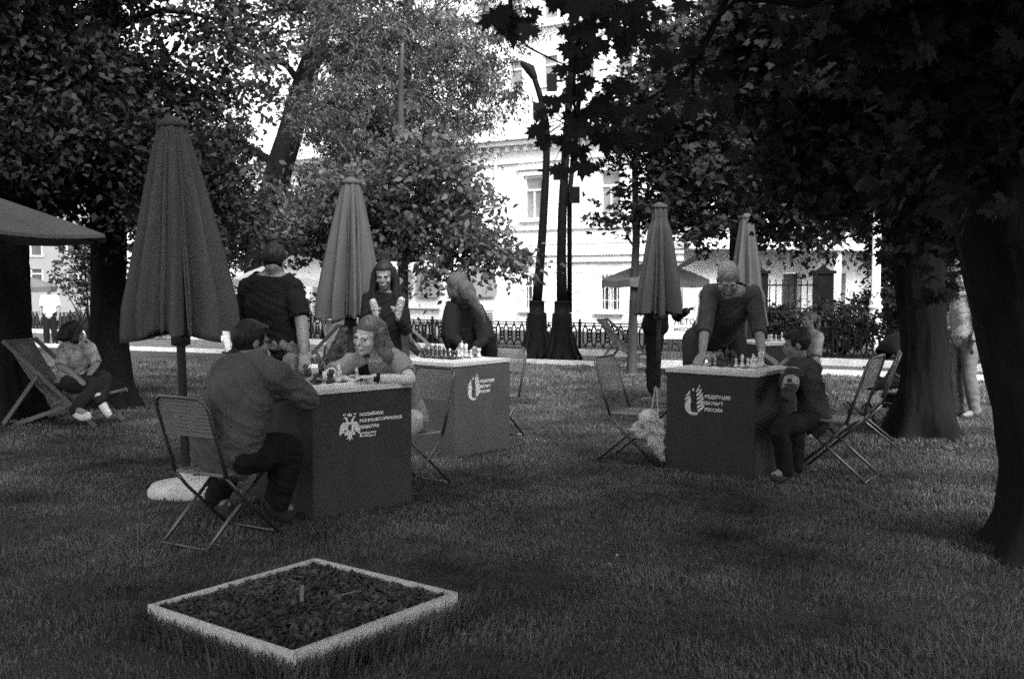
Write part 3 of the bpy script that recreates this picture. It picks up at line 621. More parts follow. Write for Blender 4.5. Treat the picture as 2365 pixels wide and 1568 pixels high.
# ---------------------------------------------------------------- lamp posts
def lamp(label, u, y, ax, top):
    b = on(u, y); o = empty("lamp_post", b, 0, label, "lamp post", "black cast iron lamp posts"); bz = b
    mb = MB(); mb.lathe([(.42, -.05), (.42, .03), (.38, .05), (.33, .10), (.29, .25), (.25, .40), (.215, .60), (.20, .95), (.20, .98), (.16, 1.0), (.155, 1.2), (.17, 1.22), (.12, 1.24)], n=16); 
    for k in range(8):
        t = k * pi / 4; mb.tube([V(.40 * cos(t), .40 * sin(t), .05), V(.30 * cos(t), .30 * sin(t), .26), V(.225 * cos(t), .225 * sin(t), .6)], [.035, .03, .02], n=6)
    mb.build("base", M_iron, o, True)
    if ax: 
        tp = P(top[0], top[1], y) - bz; mb = MB(); mb.tube([V(0, 0, 1.2), P(1254, 520, y) - bz, P(1263, 320, y) - bz, P(1252, 240, y) - bz, P(1232, 175, y) - bz], [.105, .085, .07, .06, .055], n=12, sub=3); mb.build("pole", M_iron, o, True)
        hd = MB(); hd.tube([P(1234, 180, y) - bz, P(1224, 160, y) - bz, P(1208, 148, y) - bz], [.07, .11, .06], n=10, hemi=True); hd.build("lamp_head", M_iron, o, True)
        for z, dx in ((P(0, 258, y).z - bz.z, .0), (P(0, 400, y).z - bz.z, .42)):
            fl = MB(); fl.box((tp.x * .5 + dx, -.12, z), (.20, .16, .30)); fl.tube([(tp.x * .5, 0, z + .05), (tp.x * .5 + dx, -.05, z + .05)], .025); fl.build("floodlight", M_iron, o)
    else:
        tp = P(top[0], top[1], y) - bz; mb = MB(); mb.tube([V(0, 0, 1.2), V(0, 0, tp.z * .45), V(tp.x, 0, tp.z)], [.11, .09, .05], n=12, sub=3)
        mb.tube([V(.16, .1, 1.0), V(.15, .1, tp.z * .5), V(.12 + tp.x, .1, tp.z * .8)], .05, n=10)
        mb.build("pole", M_iron, o, True)
        for z, dx in ((tp.z * .83, -.22), (tp.z * .80, .30), (tp.z * .50, .24)):
            fl = MB(); fl.box((dx, -.12, z), (.20, .16, .32)); fl.tube([(0, 0, z + .05), (dx, -.05, z + .05)], .025); fl.build("floodlight", M_iron, o)
    return o
lamp("tall black lamp post bending to the left at its top, cast base", 1240, 21.6, True, (1243, 240))
lamp("straight black lamp post with double pole and floodlights, cast base", 1298, 21.0, False, (1325, 60))
b = on(2022, 25.5); wp = empty("lamp_post", b, 0, "slender white lamp post with pointed top between the bushes", "lamp post"); mb = MB()
mb.lathe([(.30, 0), (.26, .15), (.20, .5), (.14, .95), (.13, 1.0), (.17, 1.03), (.17, 1.08), (.13, 1.10), (.15, 1.2), (.15, 1.25), (.105, 1.28), (.10, 3.15), (.085, 3.35), (.05, 3.6), (.02, 3.85), (.004, 3.95)], n=16)
mb.build("pole", mat("white_paint", .72, .5, .05), wp, True); mb = MB(); mb.tube([(0, 0, 3.45), (-.16, 0, 3.47)], .03); mb.ell((-.17, 0, 3.47), .05); mb.build("bracket", mat("white_paint", .72), wp)

# ---------------------------------------------------------------- minibus on the road
M_vanw = mat("white_vehicle_paint", .72, .25, .03, 1, spec=.6)
vb = V(-2.95, 27.5, gz(0, 27.5) - .04); van = empty("minibus", vb, radians(-38), "white minibus parked on the road behind the fence", "minibus")
mb = MB(); bm = bmesh.new(); bmesh.ops.create_cube(bm, size=1)
for v_ in bm.verts: v_.co = V(v_.co.x * 5.4, v_.co.y * 2.0, v_.co.z * 2.1 + 1.35)
for v_ in bm.verts:
    if v_.co.z > 1.5: v_.co.y *= .9; v_.co.x *= .95
bmesh.ops.bevel(bm, geom=bm.edges[:], offset=.26, segments=5, affect='EDGES', profile=.6)
me = bpy.data.meshes.new("body"); bm.to_mesh(me); bm.free(); me.materials.append(M_vanw); me.polygons.foreach_set("use_smooth", [True] * len(me.polygons)); link(bpy.data.objects.new("body", me), van)
def rrect(a, b, c, d, r, n=4):
    out = []
    for cx, cz, t0 in ((b - r, c + r, -pi / 2), (b - r, d - r, 0), (a + r, d - r, pi / 2), (a + r, c + r, pi)):
        for k in range(n + 1): t = t0 + pi / 2 * k / n; out.append((cx + r * cos(t), cz + r * sin(t)))
    return out
for a, b_ in ((-2.3, -1.25), (-1.1, 0.1), (.25, 1.35), (1.5, 2.3)):
    q = MB(); q.prism(rrect(a, b_, 1.35, 2.05, .12), lambda x, z, d: V(x, -1.0 + (z - 1.35) * .07 - d, z), .02); q.build("window", M_glassl, van)
q = MB(); q.prism(rrect(-.72, .72, 1.35, 2.05, .15), lambda x, z, d: V(2.70 - (z - 1.35) * .12 + d, x, z), .02); q.build("rear_window", M_glassl, van)
q = MB()
for k in range(5): q.box((2.715, 0, .72 + .07 * k), (.02, 1.1, .03))
q.build("vent", M_metal, van)
for x in (-1.7, 1.7):
    q = MB(); q.tube([(x, -.98, .34), (x, -.72, .34)], .34, n=20); o = q.build("wheel", M_iron, van, True); q = MB(); q.tube([(x, -1.0, .34), (x, -.97, .34)], .19, n=16); q.build("rim", M_metal, o)
q = MB(); q.box((0, -1.015, 1.05), (4.6, .02, .06)); q.build("side_stripe", M_metal, van)

# ================================================================ UMBRELLAS
M_umb = mat("umbrella_cloth", .066, .9, .12, 3)
M_umbg = mat("grey_umbrella_cloth", .12, .9, .1, 3)
M_pole = mat("dark_pole", .035, .5, .2, 5, spec=.4)
M_stone = mat("pale_stone", .45, .9, .2, 8, .4, 60)
def closed_umbrella(label, x, y, top, seed, R=.375, z0=1.13, group="closed umbrellas beside the chess tables", base=True, strap=False):
    b = V(x, y, gz(x, y)); o = empty("umbrella", b, 0, label, "umbrella", group); rr = random.Random(seed)
    n, m = 8, 40; A = 160; vs, fs = [], []; H = top - .06
    ph = [rr.uniform(-.22, .22) for _ in range(n)]; am = [rr.uniform(.65, 1.25) for _ in range(n)]
    for j in range(m + 1):
        t = j / m; z = H + (z0 - H) * t
        Rj = .085 + (R - .085) * (t ** .92) * (1 - .10 * max(0, t - .85) / .15)
        if strap: Rj *= 1 - .18 * math.exp(-((t - .12) / .06) ** 2)
        for k in range(A):
            th = 2 * pi * k / A; s = th * n / (2 * pi); i = int(s) % n; f = s - int(s)
            tw = .35 * t * sin(th * 2 + seed); ff_ = f + ph[i] * t * .5 * sin(pi * f); fold = max((1 - min(abs(ff_), abs(1 - ff_)) * 2.6), 0) ** .9; lb = max(0, 1 - (abs(ff_ - .5) * 6) ** 2); fold = max(fold, lb * (.28 + .26 * sin(i * 2.4 + seed)))
            deep = min(.70, (.18 + .48 * min(1, t * 2.0)) * am[i])
            r = Rj * (1 - deep * (1 - fold)) * (1 + .05 * sin(3 * th + seed) * t)
            r += .012 * t * sin(th * n * 3 + i * 2.1 + 5 * t)
            zz = z
            if j == m: zz = z + .05 * (1 - fold) + .03 * sin(th * 3 + seed)
            vs.append((r * cos(th + tw * .3), r * sin(th + tw * .3), zz))
    for j in range(m):
        for k in range(A): k2 = (k + 1) % A; fs.append((j * A + k, (j + 1) * A + k, (j + 1) * A + k2, j * A + k2))
    mb = MB(); mb.add(vs, fs); c = mb.build("canopy", M_umb, o, True)
    so_ = c.modifiers.new("s", 'SOLIDIFY'); so_.thickness = .006; so_.offset = 1
    q = MB(); q.lathe([(.09, H - .02), (.105, H - .01), (.10, H + .02), (.05, H + .045), (.02, H + .06)], n=16); q.build("top_cap", M_umb, o, True)
    q = MB(); q.tube([(0, 0, .05), (0, 0, H)], .030, n=12); q.build("pole", M_pole, o, True)
    q = MB(); q.lathe([(.035, z0 - .06), (.065, z0 - .05), (.065, z0 + .03), (.035, z0 + .05)], n=12); q.build("hub", M_pole, o, True)
    for k in range(8):
        t = k * pi / 4 + .2; q = MB(); q.beam((.06 * cos(t), .06 * sin(t), H - .04), (R * .62 * cos(t), R * .62 * sin(t), z0 + .06), .012, .018); q.build("rib", M_pole, o)
    q = MB()
    if base: q.lathe([(.24, -.02), (.262, .01), (.262, .05), (.235, .085), (.12, .10), (.05, .11), (.05, .18), (.034, .19)], n=28)
    else: q.lathe([(.22, -.02), (.22, .05), (.05, .06), (.05, .18), (.034, .19)], n=20)
    q.build("base", M_stone if base else M_pole, o, True)
    return o
g = P(432, 1150, 7.2); u1 = closed_umbrella("tallest closed umbrella with pale stone base, left of the front chess table", g.x, 7.2, P(405, 268, 7.2).z, 1, R=.435, z0=1.10)
x2 = P(805, 700, 10.65).x; u2 = closed_umbrella("closed umbrella between the man in black and the smiling woman", x2, 10.65, P(825, 397, 10.65).z, 2, R=.40, z0=1.12)
x3 = P(1522, 700, 13.3).x; closed_umbrella("closed umbrella with cinched top before the thin tree, left of the grey-haired man", x3, 13.3, P(1527, 453, 13.3).z, 3, R=.33, z0=1.12, strap=True, base=False)
x4 = P(1722, 700, 15.5).x; closed_umbrella("farthest closed umbrella, right behind the grey-haired man", x4, 15.5, P(1716, 476, 15.5).z, 4, R=.30, z0=1.12, base=False)
u1.rotation_euler = (radians(0), radians(-1.2), .3); u2.rotation_euler = (0, radians(1.5), 1.1)

def open_parasol(label, c, R, ztop, zedge, m, seed=0, cap=True, drop=.12):
    b = V(c[0], c[1], gz(c[0], c[1])); o = empty("parasol", b, .2 * seed, label, "parasol", "open parasols"); zt, ze = ztop - b.z, zedge - b.z
    mb = MB(); vs = [(0, 0, zt)]; n = 8; fs = []; K = 6
    for j in range(1, K + 1):
        t = j / K
        for k in range(n * 4):
            th = 2 * pi * k / (n * 4); f = (k % 4) / 4; sag = 1 - .07 * sin(pi * f) * t; vs.append((R * t * sag * cos(th), R * t * sag * sin(th), zt + (ze - zt) * (t ** 1.1) - .03 * sin(pi * f) * t))
    N = n * 4
    for k in range(N): vs.append((vs[1 + (K - 1) * N + k][0] * 1.003, vs[1 + (K - 1) * N + k][1] * 1.003, vs[1 + (K - 1) * N + k][2] - drop))
    for k in range(N): fs.append((0, 1 + k, 1 + (k + 1) % N))
    for j in range(K): 
        for k in range(N): a = 1 + j * N; fs.append((a + k, a + N + k, a + N + (k + 1) % N, a + (k + 1) % N))
    mb.add(vs, fs); cn = mb.build("canopy", m, o); s_ = cn.modifiers.new("s", 'SOLIDIFY'); s_.thickness = .008
    q = MB(); q.tube([(0, 0, 0), (0, 0, zt + .05)], .028, n=10); q.build("pole", M_pole, o, True)
    for k in range(n):
        th = 2 * pi * k / n; q = MB(); q.beam((.02 * cos(th), .02 * sin(th), zt - .05), (R * .97 * cos(th), R * .97 * sin(th), ze - .03), .015, .02); q.build("rib", M_pole, o)
    q = MB(); q.lathe([(.24, -.01), (.24, .06), (.05, .08), (.04, .2)], n=18); q.build("base", M_pole, o)
    return o
open_parasol("wide open grey parasol cut by the left edge", (-5.35, 9.3), 1.72, 2.46, 1.90, M_umbg, 0, drop=.03)
c = P(692, 640, 17); open_parasol("light open parasol behind the man in the black T-shirt", (c.x, 17), 1.05, 1.92, 1.52, mat("light_parasol_cloth", .42, .9, .05), 1)
c = P(835, 590, 20); open_parasol("dark open parasol behind the middle closed umbrella", (c.x, 20), 1.25, 2.55, 1.98, M_umb, 2)
c = P(1515, 640, 18.5); open_parasol("low open parasol behind the cinched umbrella", (c.x, 18.5), 1.0, 1.86, 1.50, M_umbg, 1)
c = P(40, 660, 24); open_parasol("distant open parasol near the man in the white T-shirt", (c.x, 24), .85, 1.65, 1.35, M_umbg, 3)
c = P(1590, 620, 22.5); mb = MB(); mb.prism([(-.25, -.05), (.30, .22), (.31, .38), (.24, .36), (-.24, .05)], lambda a, b, d: V(c.x + a, 22.5 + d + .1 * a, c.z + b), .02); mb.tube([(c.x - .2, 22.5, gz(0, 22.5)), (c.x - .2, 22.5, c.z)], .015)
tag(mb.build("pennant", M_umbg), "small tilted pennant above the low open parasol", "pennant")

# ================================================================ TABLES, BOARDS, PIECES
M_tab = mat("table_paint", .06, .85, .10, 4, .1, 90); M_tabd = mat("table_paint_dark", .042, .85, .1, 4, .1, 90)
M_top = mat("table_top_white", .52, .5, .06, 4, spec=.4); M_print = mat("white_print", .62, .8, .04)
M_bw = mat("board_light", .66, .5, .05); M_bd = mat("board_dark", .06, .5, .1)
M_pb = mat("black_piece", .02, .35, .1, spec=.5); M_pw = mat("cream_piece", .58, .4, .05, spec=.5)
TS = .755; TH = .815
def poly2(mb, pts, x0, z0, sc, y, th=.002): mb.prism([(x0 + a * sc, z0 + b * sc) for a, b in pts], lambda a, b, d: V(a, y - d, b), th)
def flame(mb, x0, z0, s, y):
    """a round flame of slanting tongues round a chess king cut out of it"""
    def R(a, b): return a, b
    # an upright flame: a bowl at the lower left, slanting tongues on the right, three sparks at the left
    def blade(pts): poly2(mb, pts, x0, z0, s, y)
    blade([(-.02, -.50), (-.20, -.47), (-.34, -.36), (-.40, -.20), (-.37, -.04), (-.28, .08), (-.17, .16), (-.13, .02), (-.17, -.10), (-.16, -.26), (-.13, -.38), (.16, -.40), (.12, -.47)])
    blade([(-.42, .02), (-.36, .05), (-.22, .14), (-.16, .24), (-.26, .20), (-.38, .12)]); blade([(-.38, .20), (-.28, .22), (-.18, .30), (-.20, .42), (-.27, .30)]); blade([(-.10, .40), (-.02, .40), (-.03, .46), (-.06, .52)])
    for k in range(6):
        z = -.36 + k * .145; R_ = .40 - .012 * k * k * .6
        blade([(.13 - .012 * k, z - .03), (.13 - .012 * k, z + .065), (R_ * .62, z + .155), (R_, z + .30), (R_ * .98, z + .19), (R_ * .75, z + .075)])
    blade([(.10, .44), (.20, .50), (.22, .60), (.13, .52)])
def eagle(mb, x0, z0, s, y):
    half = [(0, .18), (.06, .22), (.10, .34), (.20, .42), (.28, .36), (.20, .34), (.16, .26), (.18, .18), (.30, .20), (.40, .08), (.46, -.12), (.44, -.28), (.34, -.20), (.24, -.16), (.22, -.04), (.16, -.12), (.24, -.22), (.22, -.30), (.12, -.28), (.08, -.34), (.14, -.44), (.05, -.42), (0, -.52)]
    poly2(mb, half + [(-a, b) for a, b in reversed(half[1:-1])], x0, z0, s, y)
    poly2(mb, [(-.08, .42), (-.12, .52), (-.05, .48), (0, .56), (.05, .48), (.12, .52), (.08, .42)], x0, z0, s, y)
    for a in (-.23, .23): poly2(mb, [(a - .05, .46), (a - .07, .53), (a, .5), (a + .07, .53), (a + .05, .46)], x0, z0, s, y)
def table(label, N, ang, logo, m, tops=M_top):
    e = V(cos(ang), sin(ang), 0); o_ = V(-sin(ang), cos(ang), 0); c = V(N[0], N[1], 0) + (e + o_) * (TS / 2); c.z = gz(c.x, c.y)
    r = empty("chess_table", c, ang, label, "table", "box-shaped chess tables"); bm = bmesh.new(); bmesh.ops.create_cube(bm, size=1)
    for v_ in bm.verts: v_.co = V(v_.co.x * TS, v_.co.y * TS, (v_.co.z + .5) * (TH - .031) - .001)
    bmesh.ops.bevel(bm, geom=bm.edges[:], offset=.004, segments=2, affect='EDGES'); me = bpy.data.meshes.new("body"); bm.to_mesh(me); bm.free(); me.materials.append(m); link(bpy.data.objects.new("body", me), r)
    q = MB(); q.box((0, 0, TH - .015), (TS + .012, TS + .012, .029)); q.build("top", tops, r)
    if logo:
        kind, ex, ez, es, tx, lines, ts = logo; y = -TS / 2 - .001; q = MB()
        if kind == 'flame': 
            flame(q, ex - TS / 2, ez, es, y); q.build("emblem", M_print, r)
            q = MB(); k = [(-.10, -.36), (.14, -.36), (.12, -.30), (.07, -.26), (.04, -.05), (.05, .12), (.08, .16), (.03, .20), (.06, .30), (.03, .33), (.03, .40), (-.01, .40), (-.01, .33), (-.04, .30), (-.01, .20), (-.06, .16), (-.03, .12), (-.02, -.05), (-.05, -.26), (-.09, -.30)]
            poly2(q, k, ex - TS / 2, ez, es, y - .002); q.build("emblem_king", m, r)
        else: eagle(q, ex - TS / 2, ez, es, y); q.build("emblem", M_print, r); q = MB(); q.box((ex - TS / 2, y - .004, ez - .0), (es * .13, .002, es * .2)); q.build("emblem_shield", m, r)
        for s_, z, boxed in lines:
            if boxed:
                q = MB(); q.box((tx - TS / 2 + boxed / 2, y, z + ts * .36), (boxed, .002, ts * 1.5)); q.build("lettering_panel", M_print, r)
                text_mesh(s_, ts * 1.1, "lettering", m, r, (tx - TS / 2 + .012, y - .002, z), (pi / 2, 0, 0), bold=.0006)
            else: text_mesh(s_, ts * 1.35, "lettering", M_print, r, (tx - TS / 2, y, z), (pi / 2, 0, 0), bold=.0012)
    return r, c, e, o_
A1 = math.atan2(.66, .75); A2 = math.atan2(.78, .625); A3 = math.atan2(-.61, .79)
t1 = table("chess table at the front with a two-headed eagle emblem, between seated man and woman", (-1.236, 6.39), A1,
           ('eagle', .27, .56, .17, .345, [("РОССИЙСКОЕ", .625, 0), ("ВОЕННО-ИСТОРИЧЕСКОЕ", .585, 0), ("ОБЩЕСТВО", .545, 0), ("ИСТОРИЯ.РФ", .497, .125)], .019), M_tabd)
t2 = table("lighter chess table behind the front one, set before the woman in a headscarf", (-.491, 8.79), A2,
           ('flame', .255, .58, .20, .335, [("ФЕДЕРАЦИЯ", .625, 0), ("ШАХМАТ", .58, 0), ("РОССИИ", .535, 0)], .024), mat("table_paint_light", .085, .85, .1, 4, .1, 90))
N3 = (1.82 - .79 * TS, 7.74 + .61 * TS)
t3 = table("chess table on the right under the hands of the grey-haired man", N3, A3,
           ('flame', .25, .565, .21, .335, [("ФЕДЕРАЦИЯ", .60, 0), ("ШАХМАТ", .55, 0), ("РОССИИ", .50, 0)], .026), M_tabd)
c4 = P(1770, 798, 12.3); t4 = table("distant chess table between the grey-haired man and the ponytailed child", (c4.x, 12.3), radians(20), None, M_tabd)

def board(t, label, dx=0, dy=0, rot=0, size=.44):
    r, c, e, o_ = t; ang = math.atan2(e.y, e.x); z = c.z + TH
    p = c + e * dx + o_ * dy; b = empty("chessboard", (p.x, p.y, z), ang + rot, label, "chessboard", "chessboards laid on the tables")
    q = MB(); q.box((0, 0, .006), (size, size, .012)); q.build("board", M_bw, b); q = MB(); s = size / 8.6
    for i in range(8):
        for j in range(8):
            if (i + j) % 2 == 0: q.box(((i - 3.5) * s, (j - 3.5) * s, .0135), (s - .001, s - .001, .002))
    o = q.build("dark_squares", M_bd, b); return b, s
PROF = {'pawn': [(.017, 0), (.017, .006), (.010, .014), (.007, .03), (.011, .034), (.006, .036), (.0105, .044), (.0105, .052), (.004, .058)],
        'rook': [(.020, 0), (.020, .008), (.013, .018), (.011, .045), (.016, .048), (.016, .064), (.012, .065)],
        'bishop': [(.019, 0), (.019, .008), (.011, .018), (.008, .048), (.014, .052), (.008, .055), (.013, .066), (.008, .08), (.004, .083), (.005, .088), (.001, .09)],
        'knight': [(.019, 0), (.019, .008), (.012, .018), (.010, .03)],
        'queen': [(.021, 0), (.021, .008), (.013, .02), (.009, .058), (.016, .062), (.009, .066), (.017, .09), (.010, .092), (.006, .098), (.001, .102)],
        'king': [(.022, 0), (.022, .009), (.013, .02), (.010, .064), (.017, .068), (.010, .072), (.016, .094), (.010, .098), (.004, .102), (.004, .104)]}
_pm = {}
def piece(kind, white, bd, i, j, where, jit=(0, 0)):
    b, s = bd; key = (kind, white)
    if key not in _pm:
        q = MB(); q.lathe(PROF[kind], n=14)
        if kind == 'knight': q.tube([(0, -.004, .025), (0, -.008, .05), (0, .0, .066), (0, .016, .058), (0, .024, .05)], [(.009, .012), (.008, .012), (.008, .011), (.006, .009), (.005, .006)], n=8, sub=2); q.box((0, -.006, .075), (.008, .006, .012))
        if kind == 'king': q.box((0, 0, .112), (.004, .004, .018)); q.box((0, 0, .113), (.013, .004, .004))
        if kind == 'rook':
            for k in range(4): q.box((.012 * cos(k * pi / 2), .012 * sin(k * pi / 2), .068), (.006, .006, .008))
        o = q.build("chess_" + kind, M_pw if white else M_pb, None, True); _pm[key] = o
    else: o = _pm[key].copy(); C.objects.link(o)
    M = b.matrix_basis.to_3x3(); p = Vector(b.location) + M @ V((i - 3.5) * s + jit[0], (j - 3.5) * s + jit[1], .0148)
    from mathutils import Euler
    M2 = Euler(b.rotation_euler).to_matrix(); p = Vector(b.location) + M2 @ V((i - 3.5) * s + jit[0], (j - 3.5) * s + jit[1], .0148)
    o.location = p; o.rotation_euler = (0, 0, b.rotation_euler.z + random.Random(i * 9 + j).uniform(-.3, .3)); o.scale = (1.15, 1.15, 1.15)
    col = "cream" if white else "black"
    tag(o, "%s %s standing on the %s" % (col, kind, where), "chess piece", "%s %s on the %s" % (col, kind, where)); return o
b1 = board(t1, "chessboard on the eagle emblem table by the resting arms", -.06, .0); w1 = "front table's board with the eagle emblem"
for k, i, j in (('pawn', 0, 0), ('pawn', 1, 1), ('bishop', 0, 2), ('knight', 1, 3), ('king', 2, 2), ('rook', 0, 5), ('pawn', 2, 0), ('queen', 1, 4), ('rook', 3, 1)): piece(k, False, b1, i, j, w1)
for k, i, j in (('pawn', 5, 2), ('pawn', 4, 1), ('bishop', 6, 4), ('rook', 7, 1), ('pawn', 5, 5)): piece(k, True, b1, i, j, w1)
b2 = board(t2, "chessboard on the lighter table by the headscarved woman"); w2 = "lighter middle table's board"
for n_, k in enumerate(('rook', 'knight', 'bishop', 'queen', 'king', 'bishop', 'knight', 'rook')): piece(k, False, b2, 0, n_, w2)
for n_ in (0, 1, 2, 4, 6, 7): piece('pawn', False, b2, 1, n_, w2)
for k, i, j in (('pawn', 6, 1), ('pawn', 6, 2), ('pawn', 5, 3), ('queen', 7, 3), ('rook', 7, 0), ('king', 7, 4), ('pawn', 6, 6)): piece(k, True, b2, i, j, w2)
b3 = board(t3, "chessboard on the right table before the grey-haired man", .06, .03); w3 = "right-hand table's board"
for k, i, j in (('pawn', 0, 1), ('rook', 0, 3), ('pawn', 1, 4), ('bishop', 1, 2), ('pawn', 3, 2), ('knight', 2, 5), ('king', 0, 6), ('pawn', 2, 1), ('queen', 1, 6)): piece(k, False, b3, i, j, w3)
for k, i, j in (('pawn', 4, 1), ('pawn', 5, 3), ('bishop', 5, 1), ('knight', 5, 5), ('king', 7, 3), ('pawn', 6, 2), ('rook', 7, 1), ('pawn', 6, 4), ('queen', 6, 6)): piece(k, True, b3, i, j, w3)
b4 = board(t4, "chessboard on the distant fourth table"); w4 = "distant fourth table's board"
for i in range(0, 8, 2): piece('pawn', True, b4, i, 1, w4)
for i in (0, 3, 5, 7): piece('rook' if i in (0, 7) else 'bishop', True, b4, i, 0, w4)

# ================================================================ CHAIRS
M_ch = mat("chair_steel_paint", .035, .28, .15, 6, spec=.9); M_chl = mat("chair_panel", .15, .45, .15, 6, spec=.5)
def make_chair():
    W = .205; o = empty("folding_chair", (0, 0, 0)); R = .011
    sy, sz = -.17, .40   # rear pivot of the seat
    q = MB(); q.tube([(-W, sy, sz), (-W, -.235, .60), (-W, -.30, .80), (-W + .015, -.316, .845), (-W + .05, -.325, .868), (W - .05, -.325, .868), (W - .015, -.316, .845), (W, -.30, .80), (W, -.235, .60), (W, sy, sz)], R, n=8); q.build("back_frame", M_ch, o, True)
    # perforated back panel: real bars and gaps
    q = MB(); N = 9
    def bp(a, t): return V(a, -.252 - .062 * t, .655 + .195 * t)
    for k in range(N + 1): t = k / N; q.beam(bp(-W + .012, t), bp(W - .012, t), .0025, .015, up=(0, -.3, 1))
    for k in range(17): a = -W + .015 + (2 * W - .03) * k / 16; q.beam(bp(a, 0) + V(0, .003, 0), bp(a, 1) + V(0, .003, 0), .010, .0022, up=(0, 1, 0))
    q.beam(bp(-W + .01, -.03), bp(W - .01, -.03), .006, .022, up=(0, -.3, 1)); q.build("backrest", M_chl, o)
    for s in (-1, 1):
        q = MB(); q.tube([(s * W, sy, sz), (s * W, -.08, .30), (s * W, .24, .012)], R, n=8); q.build("leg", M_ch, o, True)
        q = MB(); q.tube([(s * (W - .026), .17, sz + .005), (s * (W - .026), -.30, .012)], R, n=8); q.build("leg", M_ch, o, True)
    for a_, y_ in ((W - .02, -.30), (W, .24)): q = MB(); q.tube([(-a_, y_, .014), (a_, y_, .014)], R * .9, n=8); q.build("foot_bar", M_ch, o, True)
    q = MB(); y0, y1 = -.18, .20
    def spt(a, t): return V(a, y0 + (y1 - y0) * t, sz + .012 + .012 * t)
    for k in range(11): t = k / 10; q.beam(spt(-W + .024, t), spt(W - .024, t), .017, .004)
    for k in range(12): a = -W + .03 + (2 * W - .06) * k / 11; q.beam(spt(a, 0) - V(0, 0, .003), spt(a, 1) - V(0, 0, .003), .011, .0025)
    q.tube([spt(-W + .022, 0), spt(-W + .022, 1), spt(W - .022, 1), spt(W - .022, 0), spt(-W + .022, 0)], .009, n=6); q.build("seat", M_chl, o)
    return o
chair0 = make_chair(); _first = [True]
def chair(x, y, rz, label, sc=1.0):
    o = chair0 if _first[0] else copy_tree(chair0); _first[0] = False
    o.location = (x, y, gz(x, y)); o.rotation_euler = (0, 0, rz); o.scale = (sc, sc, sc)
    tag(o, label, "chair", "steel folding chairs at the chess tables"); return o
def face(dx, dy): return math.atan2(dy, dx) - pi / 2
chair(-1.68, 5.98, face(.50, .87), "folding chair under the seated man in the denim shirt", .98)
chair(-.76, 7.42, face(-.62, -.78), "folding chair under the woman leaning on the front table", .98)
chair(-.20, 9.98, face(-.55, -.83), "empty folding chair half hidden at the right side of the middle table")
chair(1.06, 8.62, face(.86, -.50), "empty folding chair left of the right table, white bag on its seat", 1.0)
chair(2.45, 7.95, face(-.83, .56), "folding chair under the boy in the striped jacket", 1.08)
chair(3.25, 9.6, face(-.9, .3), "empty folding chair behind the boy's chair")

# white bags on the chair by table three
M_bag = mat("white_canvas", .36, .9, .1, 5, .5, 40)
def lump(name, lbl, cat, c, r, m, seed, amp=.03, vox=.012, extra=None, tilt=None):
    mb = MB(); mb.ell((0, 0, 0), r, M=tilt, n=20, m=12)
    if extra: extra(mb)
    ob = remesh(mb, name, m, None, vox, 4, lambda p: amp * (noise.noise(p * 9 + V(seed, 0, 0)) + .5 * noise.noise(p * 22 + V(0, seed, 0))))
    ob.location = c; return tag(ob, lbl, cat)
c = P(1492, 990, 8.3)
bag = empty("tote_bag", (c.x, 8.35, c.z - .12), 0, "pale canvas bag slumped over the front of the empty chair's seat", "bag")
mb = MB(); bl_ = Vector(bag.location); mb.prism([(1454, 996), (1464, 981), (1482, 970), (1510, 967), (1532, 972), (1534, 1066), (1524, 1062), (1511, 1042), (1488, 1018), (1466, 1006)], lambda a, b, d: P(a, b, 8.18 + d) - bl_, .16)
remesh(mb, "bag_body", M_bag, bag, .01, 3, lambda p: .014 * (1 - 3 * abs(noise.noise(V(p.x * 16 + p.z * 12, p.y * 6, p.z * 9 - p.x * 6)))) + .006 * noise.noise(p * 30))
q = MB(); q.tube([P(1500, 975, 8.2) - bl_, P(1508, 930, 8.3) - bl_, P(1515, 893, 8.35) - bl_, P(1519, 930, 8.3) - bl_, P(1520, 985, 8.2) - bl_], .006, n=6, sub=4); q.build("strap", M_bag, bag, True)
cp = P(1500, 953, 8.38); cap = empty("cap", (cp.x, 8.4, cp.z - .03), .4, "white cap with dark band lying on the canvas bag", "cap")
q = MB(); q.ell((0, 0, -.02), (.088, .09, .078), n=20, m=12); o = remesh(q, "crown_panel", mat("white_cotton", .46, .9, .04), cap, .008, 2); q = MB(); q.lathe([(.098, -.035), (.098, -.025), (.095, -.025)], n=24); q.build("band", M_pole, cap); q = MB(); q.prism([(-.07, .08), (-.06, .15), (0, .18), (.06, .15), (.07, .08)], lambda a, b, d: V(a, -b, -.035 - d), .004); q.build("peak", M_bag, cap)

# ================================================================ THE FLOWER BED
bc = V(-.885, 4.88, 0); ba = math.atan2(.792, .61)
bc = (P(328, 1402, 4.77) + P(1055, 1373, 4.95)) * .5; bc = V(-.894, 4.43, 0)
M_board = mat("whitewashed_board", .48, .8, .15, 4, .3, 50, stretch=(1, 8, 8)); M_mulch = mat("bark_mulch", .05, .9, .5, 3, island=.75, spec=.3); M_earth = mat("dark_earth", .025, .95, .4, 12, .8, 60)
bed = empty("raised_bed", bc, ba, "low square flower bed of pale boards filled with bark mulch", "flower bed"); S = .46
for k in range(4):
    q = MB(); M = Matrix.Rotation(k * pi / 2, 3, 'Z'); bm = bmesh.new(); bmesh.ops.create_cube(bm, size=1)
    L = 2 * S + (.017 if k % 2 else -.017) - .001
    for v_ in bm.verts: v_.co = M @ V(v_.co.x * L, v_.co.y * .017 + S, v_.co.z * .125 + .058 + (.002 * (k % 2)))
    bmesh.ops.bevel(bm, geom=bm.edges[:], offset=.003, segments=2, affect='EDGES'); me = bpy.data.meshes.new("board"); bm.to_mesh(me); bm.free(); me.materials.append(M_board); link(bpy.data.objects.new("board", me), bed)
